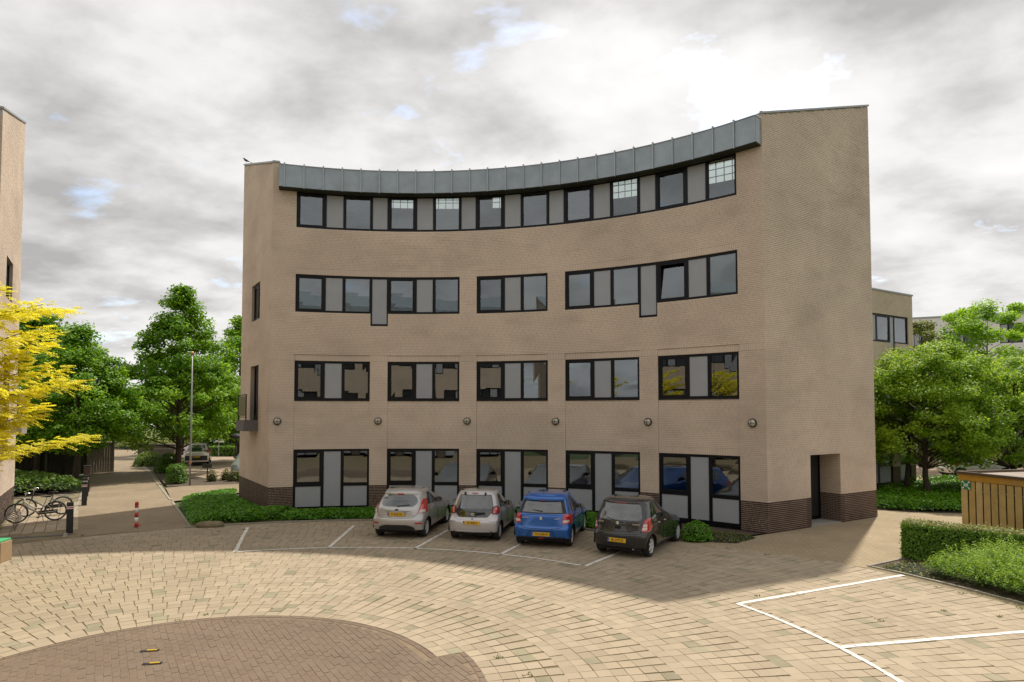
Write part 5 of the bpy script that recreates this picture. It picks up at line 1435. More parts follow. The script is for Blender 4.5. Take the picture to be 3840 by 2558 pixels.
def rear_point(ctx, k, z, out=0.01):
    return ctx['cs'].S(k, z, 1, out)
def plate(ctx, txt, z, out=0.012, w=0.52, h=0.11, x=0.0):
    p = rear_point(ctx, 0.0, z, out); y = p[1] - 0.004
    mb = MB(); mb.bevbox((x, y - .006, z), (w, .012, h), .004); o = mb.build('number_plate', M['plate'], ctx['t'])
    mb = MB(); mb.box((x - w / 2 + .024, y - .0135, z), (.042, .003, h - .012)); mb.build('plate_strip', M['plate_blue'], o)
    lettering(txt, h * .92, M['ink'], o, (x + .022, y - .0145, z), (R_(90), 0, 0), sx=min(1.0, (w - .08) / (len(txt) * h * .56)))
    lettering('NL', .03, M['white'], o, (x - w / 2 + .024, y - .016, z - .028), (R_(90), 0, 0))
def side_windows(ctx, belt, top, front, rear, b_pillar=.44, quarter=None, tint=None):
    """two side panes; front/rear give the t limits at belt and top"""
    patch, lin = ctx['patch'], ctx['lin']; g = tint or M['carglass']
    (ra, rb), (fa, fb) = rear, front
    patch('window_surround', belt - .012, top + .012, lin(1 + ra - .012, 1 + rb - .010), lin(1 + fa + .012, 1 + fb + .008), M['plastic'], out=.008)
    patch('side_window', belt, top, lin(1 + ra, 1 + rb), lin(1 + b_pillar - .012, 1 + b_pillar - .008), g, out=.013)
    patch('side_window', belt, top, lin(1 + b_pillar + .012, 1 + b_pillar + .012), lin(1 + fa, 1 + fb), g, out=.013)
def wiper(ctx, x0, z0, x1, z1):
    W = ctx['cs'].w((z0 + z1) / 2); a = ctx['cs'].S(abs(x0) / W, z0, 1 if x0 >= 0 else -1, .018); b = ctx['cs'].S(abs(x1) / W, z1, 1 if x1 >= 0 else -1, .02)
    mb = MB(); mb.tube([a, ((a[0] + b[0]) / 2, (a[1] + b[1]) / 2 - .012, (a[2] + b[2]) / 2), b], [.016, .011, .007], 6); mb.build('wiper', M['plastic'], ctx['t'])
def badge_s(ctx, z, size, mat):
    p = rear_point(ctx, 0, z, .012); s = size / 2
    pts = [(.0, 1.0), (.95, .35), (.45, .05), (.02, .34), (-.35, .1), (.95, -.45), (0, -1.0), (-.95, -.35), (-.45, -.05), (-.02, -.34), (.35, -.1), (-.95, .45)]
    mb = MB(); n = len(pts); vs = [(x * s, p[1] - .004, z + y * s) for x, y in pts] + [(x * s, p[1] + .008, z + y * s) for x, y in pts]
    mb.add(vs, [tuple(range(n))] + [(i, (i + 1) % n, n + (i + 1) % n, n + i) for i in range(n)]); mb.build('emblem', mat, ctx['t'])
def badge_text(ctx, txt, x, z, size, mat):
    W = ctx['cs'].w(z); p = ctx['cs'].S(abs(x) / W, z, 1 if x >= 0 else -1, .006); lettering(txt, size, mat, ctx['t'], (x, p[1] - .010 - .02 * abs(x), z), (R_(90), 0, 0), name='badge')
def doors(ctx, belt, sill=.30, bp=.44, ft=.80, rt=.10):
    seam = ctx['seam']; seam([(1 + bp, sill), (1 + bp, belt)]); seam([(1 + ft, sill), (1 + ft, belt - .02)]); seam([(1 + rt + .10, sill + .32), (1 + rt + .02, .62), (1 + rt, belt)])
    seam([(1 + .22, sill), (1 + ft, sill)], .005)
    for a in (.33, .60):
        for sd in (1, -1):
            p = ctx['cs'].S(1 + a, belt - .10, sd, .012); mb = MB(); mb.tube([(p[0], p[1] - .08, p[2]), (p[0] + sd * .014, p[1] - .04, p[2]), (p[0] + sd * .014, p[1] + .04, p[2]), (p[0], p[1] + .08, p[2])], .014, 6); mb.build('door_handle', ctx.get('handle', ctx['t'].children[0].data.materials[0]), ctx['t'])

FRONT = lambda L, zb, zr: [(.16, L - .12), (.28, L - .03), (.45, L), (.60, L - .02), (.70, L - .08), (.80, L - .30), (.88, L - .68), (zb - .01, L - 1.02), (zb + .04, L - 1.16), (zr - .13, L - 1.92), (zr, L - 2.12)]

# ---- silver five-door hatchback with boomerang lamps
def dress_a(c):
    patch, seam, K, lin = c['patch'], c['seam'], c['K'], c['lin']; t = c['t']
    patch('rear_window', .985, 1.315, lambda v: -(.80 - .30 * (2 * v - .75) ** 2 * (1 if v < .4 else .4)), lambda v: (.80 - .30 * (2 * v - .75) ** 2 * (1 if v < .4 else .4)), M['carglass'], side=1, nt_=20)
    patch('brake_light', 1.325, 1.35, K(-.16), K(.16), M['redlamp'], side=1, out=.02)
    patch('tail_lamp', .79, 1.17, lin(.79, .955), lambda v: 1.0 + (.035 + .03 * v), M['redlamp'], out=.012)
    patch('tail_lamp_lens', .80, .89, lin(.81, .86), lin(.99, .992), M['clearlamp'], out=.018)
    patch('tail_lamp_lens', .905, 1.02, lin(.87, .905), lin(.955, .975), M['pinklamp'], out=.018)
    patch('lower_bumper', .29, .45, lambda v: -(.74 - .32 * v ** 3), lambda v: (.74 - .32 * v ** 3), M['plastic'], side=1, nt_=20)
    patch('rear_reflector', .47, .515, lin(.74, .72), lin(.97, .96), M['redlamp'], out=.01)
    patch('plate_recess', .70, .845, lambda v: -(.34 + .10 * v), lambda v: (.34 + .10 * v), pbr('recess_silver', (.30, .27, .245), .4, metal=.3), side=1, out=.003)
    seam([(-.62, .655), (0, .645), (.62, .655)], .006, 1); seam([(.62, .655), (.74, .74), (.80, .80)], .006)
    seam([(-.52, .855), (0, .87), (.52, .855)], .005, 1)
    plate(c, 'G-828-FN', .765, .016); wiper(c, .0, .985, .42, 1.03)
    mb = MB(); p = rear_point(c, 0, .90, .012); mb.lathe([(.062, 0), (.058, .008), (.001, .01)], 16, Matrix.Translation((0, p[1] + .004, .90)) @ Matrix.Rotation(R_(90), 4, 'X') @ Matrix.Diagonal((1, .45, 1, 1))); mb.build('emblem', pbr('oval_emblem', (.05, .045, .08), .3), t)
    side_windows(c, 1.0, 1.33, (.80, .60), (.085, .14), .42); doors(c, .97)
    for s in (1, -1):
        pts = [c['cs'].S(.92 + q * .0, 1.34, s) for q in (0,)]
        a, b = c['cs'].S(1.06, 1.415, s), c['cs'].S(1.93, 1.415, s); mb = MB(); mb.tube([(a[0] * .86, a[1], 1.452), (a[0] * .86, (a[1] + b[1]) / 2, 1.468), (b[0] * .86, b[1], 1.452)], .008, 5); mb.build('roof_seam', M['gap'], t)
SPEC_A = dict(body=paint('silver_paint', (.46, .445, .43), .4), roof=1.46, wheel_r=.30, wheelbase=2.49, belt=.97, corner=.42, bulge=.07, spokes=5,
    rear=[(.16, -.52), (.30, -.60), (.46, -.66), (.60, -.665), (.66, -.62), (.80, -.60), (.93, -.56), (.99, -.50), (1.15, -.34), (1.30, -.16), (1.34, -.19), (1.38, -.155), (1.46, -.02)],
    front=FRONT(3.30, .97, 1.46), width=[(.16, .80), (.35, .845), (.60, .86), (.80, .855), (.95, .825), (1.0, .805), (1.2, .735), (1.36, .665), (1.46, .60)], dress=dress_a)

# ---- small silver three-door with glass tailgate
def dress_b(c):
    patch, seam, K, lin = c['patch'], c['seam'], c['K'], c['lin']; t = c['t']
    wfun = lambda v: (.60 + .26 * min(1, v / .30) - .06 * max(0, v - .3)) 
    patch('glass_tailgate', .72, 1.36, lambda v: -wfun(v), wfun, pbr('black_tailgate_glass', (.008, .009, .009), .06, spec=.8, coat=1.0), side=1, nt_=22, nz=10)
    patch('rear_window', .96, 1.33, lambda v: -(.82 - .03 * v), lambda v: .82 - .03 * v, M['carglass'], side=1, out=.009, nt_=20, rc=.05)
    patch('brake_light', 1.385, 1.405, K(-.17), K(.17), M['redlamp'], side=1, out=.02)
    patch('tail_lamp_ring', .80, 1.04, lin(.73, .84), lambda v: 1.02, M['plastic'], out=.008, rc=.07, pw=2.0)
    patch('tail_lamp', .815, 1.025, lin(.755, .86), lambda v: 1.0, M['redlamp'], out=.02, rc=.07, pw=2.0)
    patch('tail_lamp_lens', .83, .89, lin(.79, .81), lin(.90, .92), M['pinklamp'], out=.026, rc=.03, pw=2.0)
    patch('tail_lamp_lens', .90, .985, lin(.83, .88), lin(.945, .955), M['pinklamp'], out=.026, rc=.03, pw=2.0)
    seam([(-.70, .66), (0, .63), (.70, .66)], .004, 1, pbr('silver_crease', (.36, .33, .31), .4)); seam([(-.66, .33), (0, .33), (.66, .33)], .012, 1, c['t'].children[0].data.materials[0], .018, 'bumper_rib')
    seam([(.70, .60), (.86, .585), (.98, .61)], .005)
    plate(c, '55-RRJ-5', .575, .016)
    p = rear_point(c, 0, .81, .012); 
    for rx, rz, dz in ((.058, .040, 0), (.020, .036, 0), (.040, .013, .015)):
        mb = MB(); mb.tube([(rx * math.cos(a), p[1] - .008, .81 + dz + rz * math.sin(a)) for a in np.linspace(0, 6.283, 17)], .006, 5, False); mb.build('emblem', M['chrome'], t)
    mb = MB(); q = rear_point(c, 0, .68, .01); mb.bevbox((0, q[1], .68), (.05, .02, .03), .006); mb.build('tailgate_button', M['plastic'], t)
    for s in (1, -1):
        q = c['cs'].S(.55, 1.375, s, .02); mb = MB(); mb.bevbox(q, (.05, .09, .085), .012); mb.build('hinge', M['plastic'], t)
        a, b = c['cs'].S(1.05, 1.40, s), c['cs'].S(1.9, 1.40, s); mb = MB(); mb.tube([(a[0] * .84, a[1], 1.448), (a[0] * .84, (a[1] + b[1]) / 2, 1.466), (b[0] * .84, b[1], 1.448)], .008, 5); mb.build('roof_seam', M['gap'], t)
    side_windows(c, .985, 1.345, (.82, .60), (.14, .20), .40); doors(c, .95, rt=.10)
SPEC_B = dict(body=paint('pale_silver_paint', (.50, .48, .475), .35), roof=1.465, wheel_r=.28, wheelbase=2.34, belt=.95, corner=.25, bulge=.11, pow=2.5, spokes=7, spoke_w=1.6,
    rear=[(.16, -.46), (.26, -.53), (.40, -.56), (.56, -.56), (.66, -.50), (.75, -.46), (.90, -.42), (1.1, -.32), (1.28, -.20), (1.37, -.13), (1.41, -.08), (1.465, .04)],
    front=FRONT(2.96, .95, 1.465), width=[(.16, .74), (.35, .80), (.55, .81), (.78, .80), (.95, .765), (1.0, .75), (1.2, .695), (1.36, .635), (1.465, .57)], dress=dress_b)

# ---- blue five-door hatchback
def dress_c(c):
    patch, seam, K, lin = c['patch'], c['seam'], c['K'], c['lin']; t = c['t']
    patch('rear_window_surround', .975, 1.33, lambda v: -(.93 - .03 * v), lambda v: .93 - .03 * v, M['plastic'], side=1, out=.004, nt_=22)
    patch('rear_window', 1.0, 1.315, lambda v: -(.80 - .03 * v), lambda v: .80 - .03 * v, M['carglass'], side=1, out=.009, nt_=20)
    patch('spoiler', 1.335, 1.385, K(-.90), K(.90), c['t'].children[0].data.materials[0], side=1, out=.055, nt_=20)
    patch('brake_light', 1.335, 1.352, K(-.12), K(.12), M['redlamp'], side=1, out=.06)
    patch('tail_lamp', .70, .955, lin(.735, .80), lambda v: 1.06 + .01 * v, M['redlamp'], out=.012, rc=.03)
    patch('tail_lamp_lens', .735, .81, lin(.765, .785), lin(.955, .965), M['clearlamp'], out=.019, rc=.02)
    seam([(-.72, .60), (-.45, .565), (.45, .565), (.72, .60)], .006, 1); seam([(.72, .60), (.745, .70)], .006); seam([(-.78, .93), (0, .95), (.78, .93)], .005, 1)
    patch('lower_bumper', .288, .325, K(-.86), K(.86), M['plastic'], side=1, out=.006, nt_=20)
    patch('fog_lamp', .288, .318, K(-.10), K(.10), M['redlamp'], side=1, out=.02)
    seam([(-.52, .32), (-.42, .50), (.42, .50), (.52, .32)], .008, 1)
    plate(c, 'TN-208-N', .415, .016); wiper(c, .03, 1.03, -.30, 1.07)
    badge_s(c, .855, .095, M['chrome']); badge_text(c, 'SUZUKI', -.46, .865, .052, M['chrome']); badge_text(c, 'SWIFT', .47, .845, .055, M['chrome'])
    side_windows(c, 1.0, 1.36, (.81, .62), (.15, .19), .42); doors(c, .97)
    mb = MB(); mb.tube([(-.06, .14, 1.50), (-.06, .02, 1.64)], [.008, .004], 5); mb.build('antenna', M['plastic'], t)
SPEC_C = dict(body=paint('blue_paint', (.004, .105, .42), .25, .25), roof=1.50, wheel_r=.305, wheelbase=2.45, belt=.97, corner=.36, bulge=.06, spokes=5, pow=3.2,
    rear=[(.16, -.44), (.26, -.54), (.42, -.60), (.56, -.62), (.61, -.57), (.75, -.56), (.92, -.54), (.97, -.48), (1.15, -.37), (1.32, -.26), (1.37, -.27), (1.42, -.17), (1.50, -.02)],
    front=FRONT(3.24, .97, 1.50), width=[(.16, .82), (.35, .865), (.60, .87), (.80, .86), (.95, .82), (1.0, .80), (1.2, .74), (1.40, .665), (1.50, .60)], dress=dress_c, mirror_mat=pbr('dark_mirror', (.05, .055, .06), .3, coat=.6))

# ---- dark grey upright five-door
def dress_d(c):
    patch, seam, K, lin = c['patch'], c['seam'], c['K'], c['lin']; t = c['t']
    patch('rear_window', .995, 1.40, lambda v: -(.86 - .05 * v), lambda v: .86 - .05 * v, M['carglass'], side=1, out=.008, nt_=22, rc=.07, pw=4.0)
    patch('brake_light', 1.432, 1.448, K(-.26), K(.26), M['redlamp'], side=1, out=.018)
    patch('tail_lamp', .71, 1.05, lin(.80, .93), lambda v: 1.055 + .0 * v, M['redlamp'], out=.012, rc=.05)
    patch('tail_lamp_lens', .75, .83, lin(.835, .855), lin(.955, .965), M['clearlamp'], out=.019, rc=.015)
    patch('tail_lamp_lens', .84, .91, lin(.86, .88), lin(.965, .97), M['clearlamp'], out=.019, rc=.015)
    patch('lower_bumper', .30, .60, lambda v: -(.60 + .06 * v), lambda v: .60 + .06 * v, M['plastic'], side=1, out=.004, nt_=20)
    seam([(-.78, .665), (0, .635), (.78, .665)], .010, 1, pbr('grey_edge', (.11, .115, .12), .35, metal=.3), .02, 'bumper_edge')
    seam([(.80, .68), (.83, .74)], .006); seam([(.66, .62), (.60, .32)], .006)
    patch('tailgate_handle', .76, .84, K(-.12), K(.12), M['gap'], side=1, out=.005, rc=.02)
    seam([(-.13, .75), (.13, .75)], .007, 1, pbr('handle_edge', (.13, .13, .135), .3, metal=.3))
    plate(c, 'JK-679-D', .475, .014); wiper(c, .16, .94, -.36, 1.03)
    badge_s(c, .925, .095, M['chrome']); badge_text(c, 'SUZUKI', -.50, .925, .045, M['chrome']); badge_text(c, 'CELERIO', .50, .905, .052, M['chrome'])
    mb = MB(); q = rear_point(c, .45, .26, -.02); mb.tube([(.42, q[1] + .12, .25), (.42, q[1] - .02, .25)], .022, 8); mb.build('exhaust', M['steel'], t)
    side_windows(c, 1.0, 1.42, (.82, .63), (.10, .14), .42); doors(c, .97)
SPEC_D = dict(body=paint('dark_grey_paint', (.020, .0195, .020), .3, .26), roof=1.53, wheel_r=.285, wheelbase=2.42, belt=.97, corner=.34, bulge=.07, spokes=6, spoke_w=1.3, pow=3.0,
    rear=[(.16, -.44), (.26, -.52), (.40, -.58), (.58, -.60), (.66, -.57), (.80, -.535), (.95, -.52), (1.05, -.47), (1.25, -.37), (1.41, -.26), (1.45, -.265), (1.48, -.16), (1.53, -.05)],
    front=FRONT(3.02, .97, 1.53), width=[(.16, .74), (.35, .80), (.60, .81), (.80, .805), (.95, .785), (1.0, .78), (1.2, .74), (1.42, .68), (1.53, .61)], dress=dress_d)

def axle(rl, rr): return ((rl[0] + rr[0]) / 2, (rl[1] + rr[1]) / 2)
G4 = 'hatchbacks parked in front of the curved building'
car('parked_car', 'silver five door hatchback with tall red corner lamps, leftmost of the four', axle((-4.20, 20.34), (-2.74, 20.28)), 8.5, SPEC_A, G4)
car('parked_car', 'small silver three door car with black glass tailgate and round lamps', axle((-1.82, 19.95), (-0.40, 19.78)), 11.0, SPEC_B, G4)
car('parked_car', 'bright blue hatchback parked between the small silver and the dark grey car', axle((0.22, 19.12), (1.72, 18.82)), 14.5, SPEC_C, G4)
car('parked_car', 'dark grey upright hatchback, rightmost and nearest of the four', axle((2.47, 18.05), (3.78, 17.47)), 31.0, SPEC_D, G4)

# ---- farther cars
def dress_mpv(c):
    patch, seam, K, lin = c['patch'], c['seam'], c['K'], c['lin']
    patch('rear_window', 1.02, 1.50, lambda v: -(.84 - .03 * v), lambda v: .84 - .03 * v, M['carglass'], side=1, nt_=16)
    patch('tail_lamp', .95, 1.15, K(.86), K(1.05), M['redlamp'], out=.012)
    patch('lower_bumper', .40, .74, K(-.88), K(.88), M['plastic'], side=1, nt_=16); plate(c, '68-XK-LG', .66, .016); side_windows(c, 1.02, 1.50, (.82, .62), (.06, .12), .40)
SPEC_M = dict(body=paint('champagne_paint', (.62, .57, .51), .2), roof=1.62, wheel_r=.31, wheelbase=2.69, belt=1.0, corner=.34, bulge=.06,
    rear=[(.16, -.60), (.3, -.72), (.6, -.75), (.75, -.72), (.95, -.66), (1.05, -.58), (1.3, -.46), (1.5, -.34), (1.55, -.33), (1.62, -.15)], front=FRONT(3.50, 1.0, 1.62),
    width=[(.16, .82), (.4, .88), (.7, .90), (.95, .87), (1.05, .83), (1.3, .75), (1.5, .66), (1.62, .58)], dress=dress_mpv)
car('parked_car', 'champagne people carrier parked behind the flagpole with its rear to us', (-23.2, 47.0), -23.0, SPEC_M)
def dress_plain(c):
    patch, K, lin = c['patch'], c['K'], c['lin']
    patch('rear_window', .99, 1.34, K(-.82), K(.82), M['carglass'], side=1, nt_=16); patch('tail_lamp', .75, .98, K(.80), K(1.04), M['redlamp'], out=.012); side_windows(c, 1.0, 1.35, (.81, .61), (.12, .17), .42)
SPEC_E = dict(SPEC_C); SPEC_E.update(body=paint('grey_silver_paint', (.36, .38, .38), .4), dress=dress_plain)
car('parked_car', 'silver grey car half hidden behind the left end wall', (-16.9, 41.6), 165.0, SPEC_E)
SPEC_W = dict(SPEC_C); SPEC_W.update(body=paint('white_car_paint', (.66, .66, .63), .05, .35), dress=dress_plain)
car('parked_car', 'white car parked behind the right hand trees', (26.6, 38.6), 96.0, SPEC_W)
car('parked_car', 'small white car seen far away beyond the street fence', (-55.0, 92.0), 85.0, SPEC_W).location.z = 1.44
# ------------------------------------------------------------------ street furniture and small things
def bicycle(name, label, front, rear, frame_mat, fender_mat, fork_mat, lean=0.0, front_carrier=True, omafiets=True):
    """front / rear: wheel contact points on the ground; built in the plane through both, x towards the front"""
    f, r = np.array(front), np.array(rear); d = f - r; rz = math.atan2(d[1], d[0]); t = thing(name, label, 'bicycle', (float(r[0]), float(r[1]), 0.0), rz, 'bicycles at the rack'); t.rotation_euler = (R_(lean), 0, rz)
    wb = 1.12; R0 = 0.345
    for x, nm in ((0.0, 'rear'), (wb, 'front')):
        mb = MB(); mb.tube([(x + (R0 - .02) * math.cos(a), 0, R0 + (R0 - .02) * math.sin(a)) for a in np.linspace(0, 2 * math.pi, 33)], .021, 7, False); w = mb.build('wheel', M['rubber'], t, True)
        mb = MB(); mb.tube([(x + (R0 - .048) * math.cos(a), 0, R0 + (R0 - .048) * math.sin(a)) for a in np.linspace(0, 2 * math.pi, 33)], .012, 6, False); mb.build('rim', M['steel'], w, True)
        mb = MB()
        for k in range(18):
            a = 2 * math.pi * k / 18; mb.tube([(x, .02 * (-1) ** k, R0), (x + (R0 - .05) * math.cos(a), 0, R0 + (R0 - .05) * math.sin(a))], .0022, 3, False)
        mb.tube([(x, -.05, R0), (x, .05, R0)], .022, 8); mb.build('spokes', M['steel'], w)
        mb = MB(); a0, a1 = (R_(20), R_(200)) if nm == 'rear' else (R_(25), R_(165)); pts = [(x + (R0 + .022) * math.cos(a), 0, R0 + (R0 + .022) * math.sin(a)) for a in np.linspace(a0, a1, 15)]
        vs, fs = [], []
        for p in pts: vs += [(p[0], -.032, p[2] - .008), (p[0], 0, p[2] + .006), (p[0], .032, p[2] - .008)]
        for i in range(len(pts) - 1):
            for k in (0, 1): fs.append((3 * i + k, 3 * i + k + 1, 3 * i + k + 4, 3 * i + k + 3))
        mb.add(vs, fs); mb.build('mudguard', fender_mat, t, True)
    bb = (.46, 0, .30); head0, head1 = (.94, 0, .66), (.90, 0, .86); seat = (.29, 0, .74)
    mb = MB(); mb.tube([head0, (.72, 0, .46), bb], .034 if omafiets else .02, 8); mb.tube([bb, seat], .024 if omafiets else .018, 8); mb.tube([(.92, 0, .74), (.66, 0, .52), (.40, 0, .44)] if omafiets else [head1, seat], .026 if omafiets else .016, 8)
    for s in (-1, 1): mb.tube([(0, s * .055, R0), (bb[0], s * .02, bb[2])], .011, 6); mb.tube([(0, s * .055, R0), (seat[0] + .02, s * .02, seat[2] - .12)], .010, 6)
    mb.tube([head0, head1], .024, 8); mb.build('frame', frame_mat, t, True)
    mb = MB()
    for s in (-1, 1): mb.tube([(.945, s * .02, .66), (.985, s * .05, .56), (wb, s * .05, R0)], .012, 6)
    mb.build('fork', fork_mat, t, True)
    mb = MB(); mb.tube([head1, (.87, 0, 1.02)], .012, 6); mb.tube([(.66, -.30, 1.00), (.80, -.29, 1.02), (.90, -.18, 1.04), (.88, 0, 1.03), (.90, .18, 1.04), (.80, .29, 1.02), (.66, .30, 1.00)], .011, 6); h = mb.build('handlebar', M['chrome'], t, True)
    for s in (-1, 1): mb = MB(); mb.tube([(.66, s * .30, 1.00), (.77, s * .293, 1.015)], .017, 8); mb.build('grip', M['rubber'], h)
    mb = MB(); mb.tube([seat, (.265, 0, .86)], .013, 6); mb.build('seat_post', M['steel'], t)
    mb = MB(); mb.add([(.14, -.09, .88), (.14, .09, .88), (.22, .10, .895), (.22, -.10, .895), (.34, .045, .89), (.34, -.045, .89), (.45, .02, .885), (.45, -.02, .885), (.14, -.08, .845), (.14, .08, .845), (.45, .018, .86), (.45, -.018, .86)],
                     [(0, 1, 2, 3), (3, 2, 4, 5), (5, 4, 6, 7), (8, 11, 10, 9), (0, 8, 9, 1), (7, 6, 10, 11), (0, 3, 5, 7, 11, 8), (1, 9, 10, 6, 4, 2)]); mb.build('saddle', M['dark'], t, True)
    mb = MB(); 
    for s in (-.06, .06): mb.tube([(.22, s, .735), (-.34, s, .735)], .009, 6); mb.tube([(-.22, s, .73), (0, s, R0)], .007, 5)
    for x in (-.33, -.2, -.07, .06, .18): mb.tube([(x, -.06, .735), (x, .06, .735)], .007, 5)
    mb.build('rear_carrier', frame_mat if omafiets else M['steel'], t)
    mb = MB(); mb.prism([(-.06, .28), (.50, .24), (.56, .30), (.50, .38), (-.06, .40)], 0, .05); mb.v = [(x, z - .085, y) for x, y, z in mb.v]; mb.build('chain_guard', M['dark'], t)
    mb = MB(); mb.tube([(.46, -.10, .30), (.46, .10, .30)], .012, 6); mb.tube([(.46, -.10, .30), (.52, -.11, .14)], .009, 5); mb.tube([(.46, .10, .30), (.40, .11, .46)], .009, 5); mb.box((.52, -.15, .135), (.09, .08, .025)); mb.box((.40, .15, .465), (.09, .08, .025)); mb.build('pedals', M['dark'], t)
    mb = MB(); mb.tube([(.40, .03, .27), (.33, .15, .02)], .008, 5); mb.tube([(.40, -.03, .27), (.36, -.12, .02)], .008, 5); mb.build('kickstand', M['dark'], t)
    if front_carrier:
        mb = MB()
        for y in (-.17, 0, .17): mb.tube([(.95, y, .86), (1.24, y, .86), (1.24, y, .98)], .006, 4)
        for x in (.97, 1.1, 1.24): mb.tube([(x, -.17, .86), (x, .17, .86)], .006, 4)
        mb.tube([(1.24, -.17, .98), (1.24, .17, .98)], .006, 4); mb.build('front_rack', M['dark'], t)
    mb = MB(); mb.box((-.36, 0, .70), (.02, .07, .04)); mb.build('rear_light', M['redlamp'], t)
    return t
bicycle('bicycle', 'pale grey step-through bicycle with green mudguards and orange fork, the nearer one', (-17.42, 22.52), (-16.47, 23.12), pbr('pale_frame', (.52, .49, .42), .4, coat=.3), pbr('green_mudguard', (.015, .16, .07), .4), pbr('orange_fork', (.55, .22, .03), .4), 3.0)
bicycle('bicycle', 'dark old bicycle with chrome mudguards behind the pale one', (-18.15, 23.9), (-17.20, 24.5), pbr('dark_frame', (.04, .03, .035), .4), M['chrome'], pbr('dark_fork', (.05, .03, .03), .4), -2.0, False, False)

def bike_rack():
    t = thing('bicycle_rack', 'galvanised bicycle rack with bent hoops along the left wall', 'bicycle rack', (-16.55, 20.9, 0), 0)
    e = np.array([-0.561, 0.828]); n = np.array([0.828, 0.561]); mat = pbr('dull_rack_steel', (.16, .14, .12), .5, metal=.5)
    for i in range(8):
        b = e * (0.10 + i * .42) + n * .18; mb = MB(); 
        for s in (-.035, .035):
            q = b + e * s; mb.tube([(q[0] - n[0] * .22, q[1] - n[1] * .22, .42), (q[0] - n[0] * .05, q[1] - n[1] * .05, .36), (*(q + n * .03), .30), (*(q + n * .10), .0)], .011, 6)
        mb.build('hoop', mat, t)
    mb = MB(); a, c = e * 0.0 + n * .02, e * 3.3 + n * .02; mb.tube([(a[0], a[1], .40), (c[0], c[1], .40)], .016, 6); mb.build('rail', mat, t)
bike_rack()

def bollard(x, y, label, h=.98, w=.19):
    t = thing('bollard', label, 'bollard', (x, y, 0), R_(34), 'black bollards along the path')
    mb = MB(); mb.bevbox((0, 0, h / 2 - .02), (w, w, h + .04), .012); mb.build('post', pbr('black_post', (.012, .013, .016), .45, var=.2) if 'black_post' not in bpy.data.materials else bpy.data.materials['black_post'], t)
    for z, nm, mt in ((h - .13, 'white_band', M['white']), (h - .19, 'white_band', M['white']), (h - .155, 'red_band', M['redlamp'])):
        mb = MB()
        if nm == 'white_band': mb.box((0, 0, z), (w + .004, w + .004, .022))
        else: mb.box((.0, 0, z), (w + .003, w + .003, .045))
        mb.build(nm, mt, t)
bollard(-14.33, 20.78, 'black square bollard with red band, the nearest beside the plaza')
bollard(-17.97, 26.90, 'second black bollard from the plaza, beside the bicycle wheels')
bollard(-18.95, 28.40, 'third black bollard from the plaza along the left of the path')
bollard(-19.80, 29.75, 'fourth black bollard from the plaza along the left of the path')
bollard(-23.1, 42.4, 'near one of two black bollards by the dark shrub right of the path')
bollard(-24.0, 43.9, 'far one of two black bollards by the dark shrub right of the path')
t = thing('post', 'dark brown post behind the row of black bollards', 'post', (-20.95, 31.5, 0), R_(34)); mb = MB(); mb.bevbox((0, 0, .62), (.26, .26, 1.24), .015); mb.build('shaft', pbr('brown_steel', (.045, .02, .015), .6, var=.2), t); mb = MB(); mb.bevbox((0, 0, 1.26), (.29, .29, .04), .01); mb.build('cap', M['dark'], t)

def rw_bollard():
    t = thing('striped_bollard', 'red and white striped bollard standing in the middle of the path', 'bollard', (-12.77, 21.80, 0)); red = pbr('red_paint', (.50, .015, .02), .45, coat=.3)
    z = 0.0
    for i, (h, mt, nm) in enumerate(((.165, red, 'red_band'), (.17, M['white'], 'white_band'), (.165, red, 'red_band'), (.16, M['white'], 'white_band'), (.10, red, 'red_band'))):
        mb = MB(); mb.lathe([(.057, z), (.057, z + h)], 18); mb.build(nm, mt, t, True); z += h
    mb = MB(); mb.lathe([(.060, z), (.060, z + .05), (.050, z + .085), (.02, z + .10), (.001, z + .102)], 18); mb.build('cap', red, t, True)
    mb = MB(); mb.box((.10, 0, .07), (.10, .03, .03)); mb.build('lock', red, t)
rw_bollard()

def flagpole():
    t = thing('flagpole', 'slim grey flagpole with gilt ball in front of the tall lime tree', 'flagpole', (-17.22, 34.19, 0))
    mb = MB(); mb.tube([(0, 0, -.05), (0, 0, 3.5), (0, 0, 7.0)], [.045, .036, .024], 10); mb.build('pole', M['steel'], t, True)
    mb = MB(); mb.lathe([(.001, 6.98), (.05, 7.0), (.085, 7.06), (.085, 7.10), (.05, 7.16), (.001, 7.18)], 12); mb.build('ball', pbr('gilt_ball', (.55, .24, .10), .3, metal=.6), t, True)
    mb = MB(); mb.lathe([(.06, 1.15), (.062, 1.17), (.062, 1.28), (.06, 1.30)], 10); mb.build('clamp', pbr('rusty_clamp', (.35, .16, .08), .6), t)
    mb = MB(); mb.tube([(.06, 0, 1.2), (.055, 0, 4.0), (.045, 0, 6.95)], .005, 4); mb.build('halyard', M['white'], t)
flagpole()

def lamp_post():
    t = thing('street_lamp', 'street lamp with dark disc head close to the left end wall', 'street lamp', (-17.55, 40.6, 0))
    mb = MB(); mb.tube([(0, 0, -.05), (0, 0, 2.2)], [.06, .045], 10); mb.build('pole', M['dark'], t, True)
    mb = MB(); mb.lathe([(.05, 2.2), (.42, 2.32), (.44, 2.35), (.30, 2.47), (.10, 2.55), (.001, 2.56)], 20); mb.build('head', M['dark'], t, True)
lamp_post()

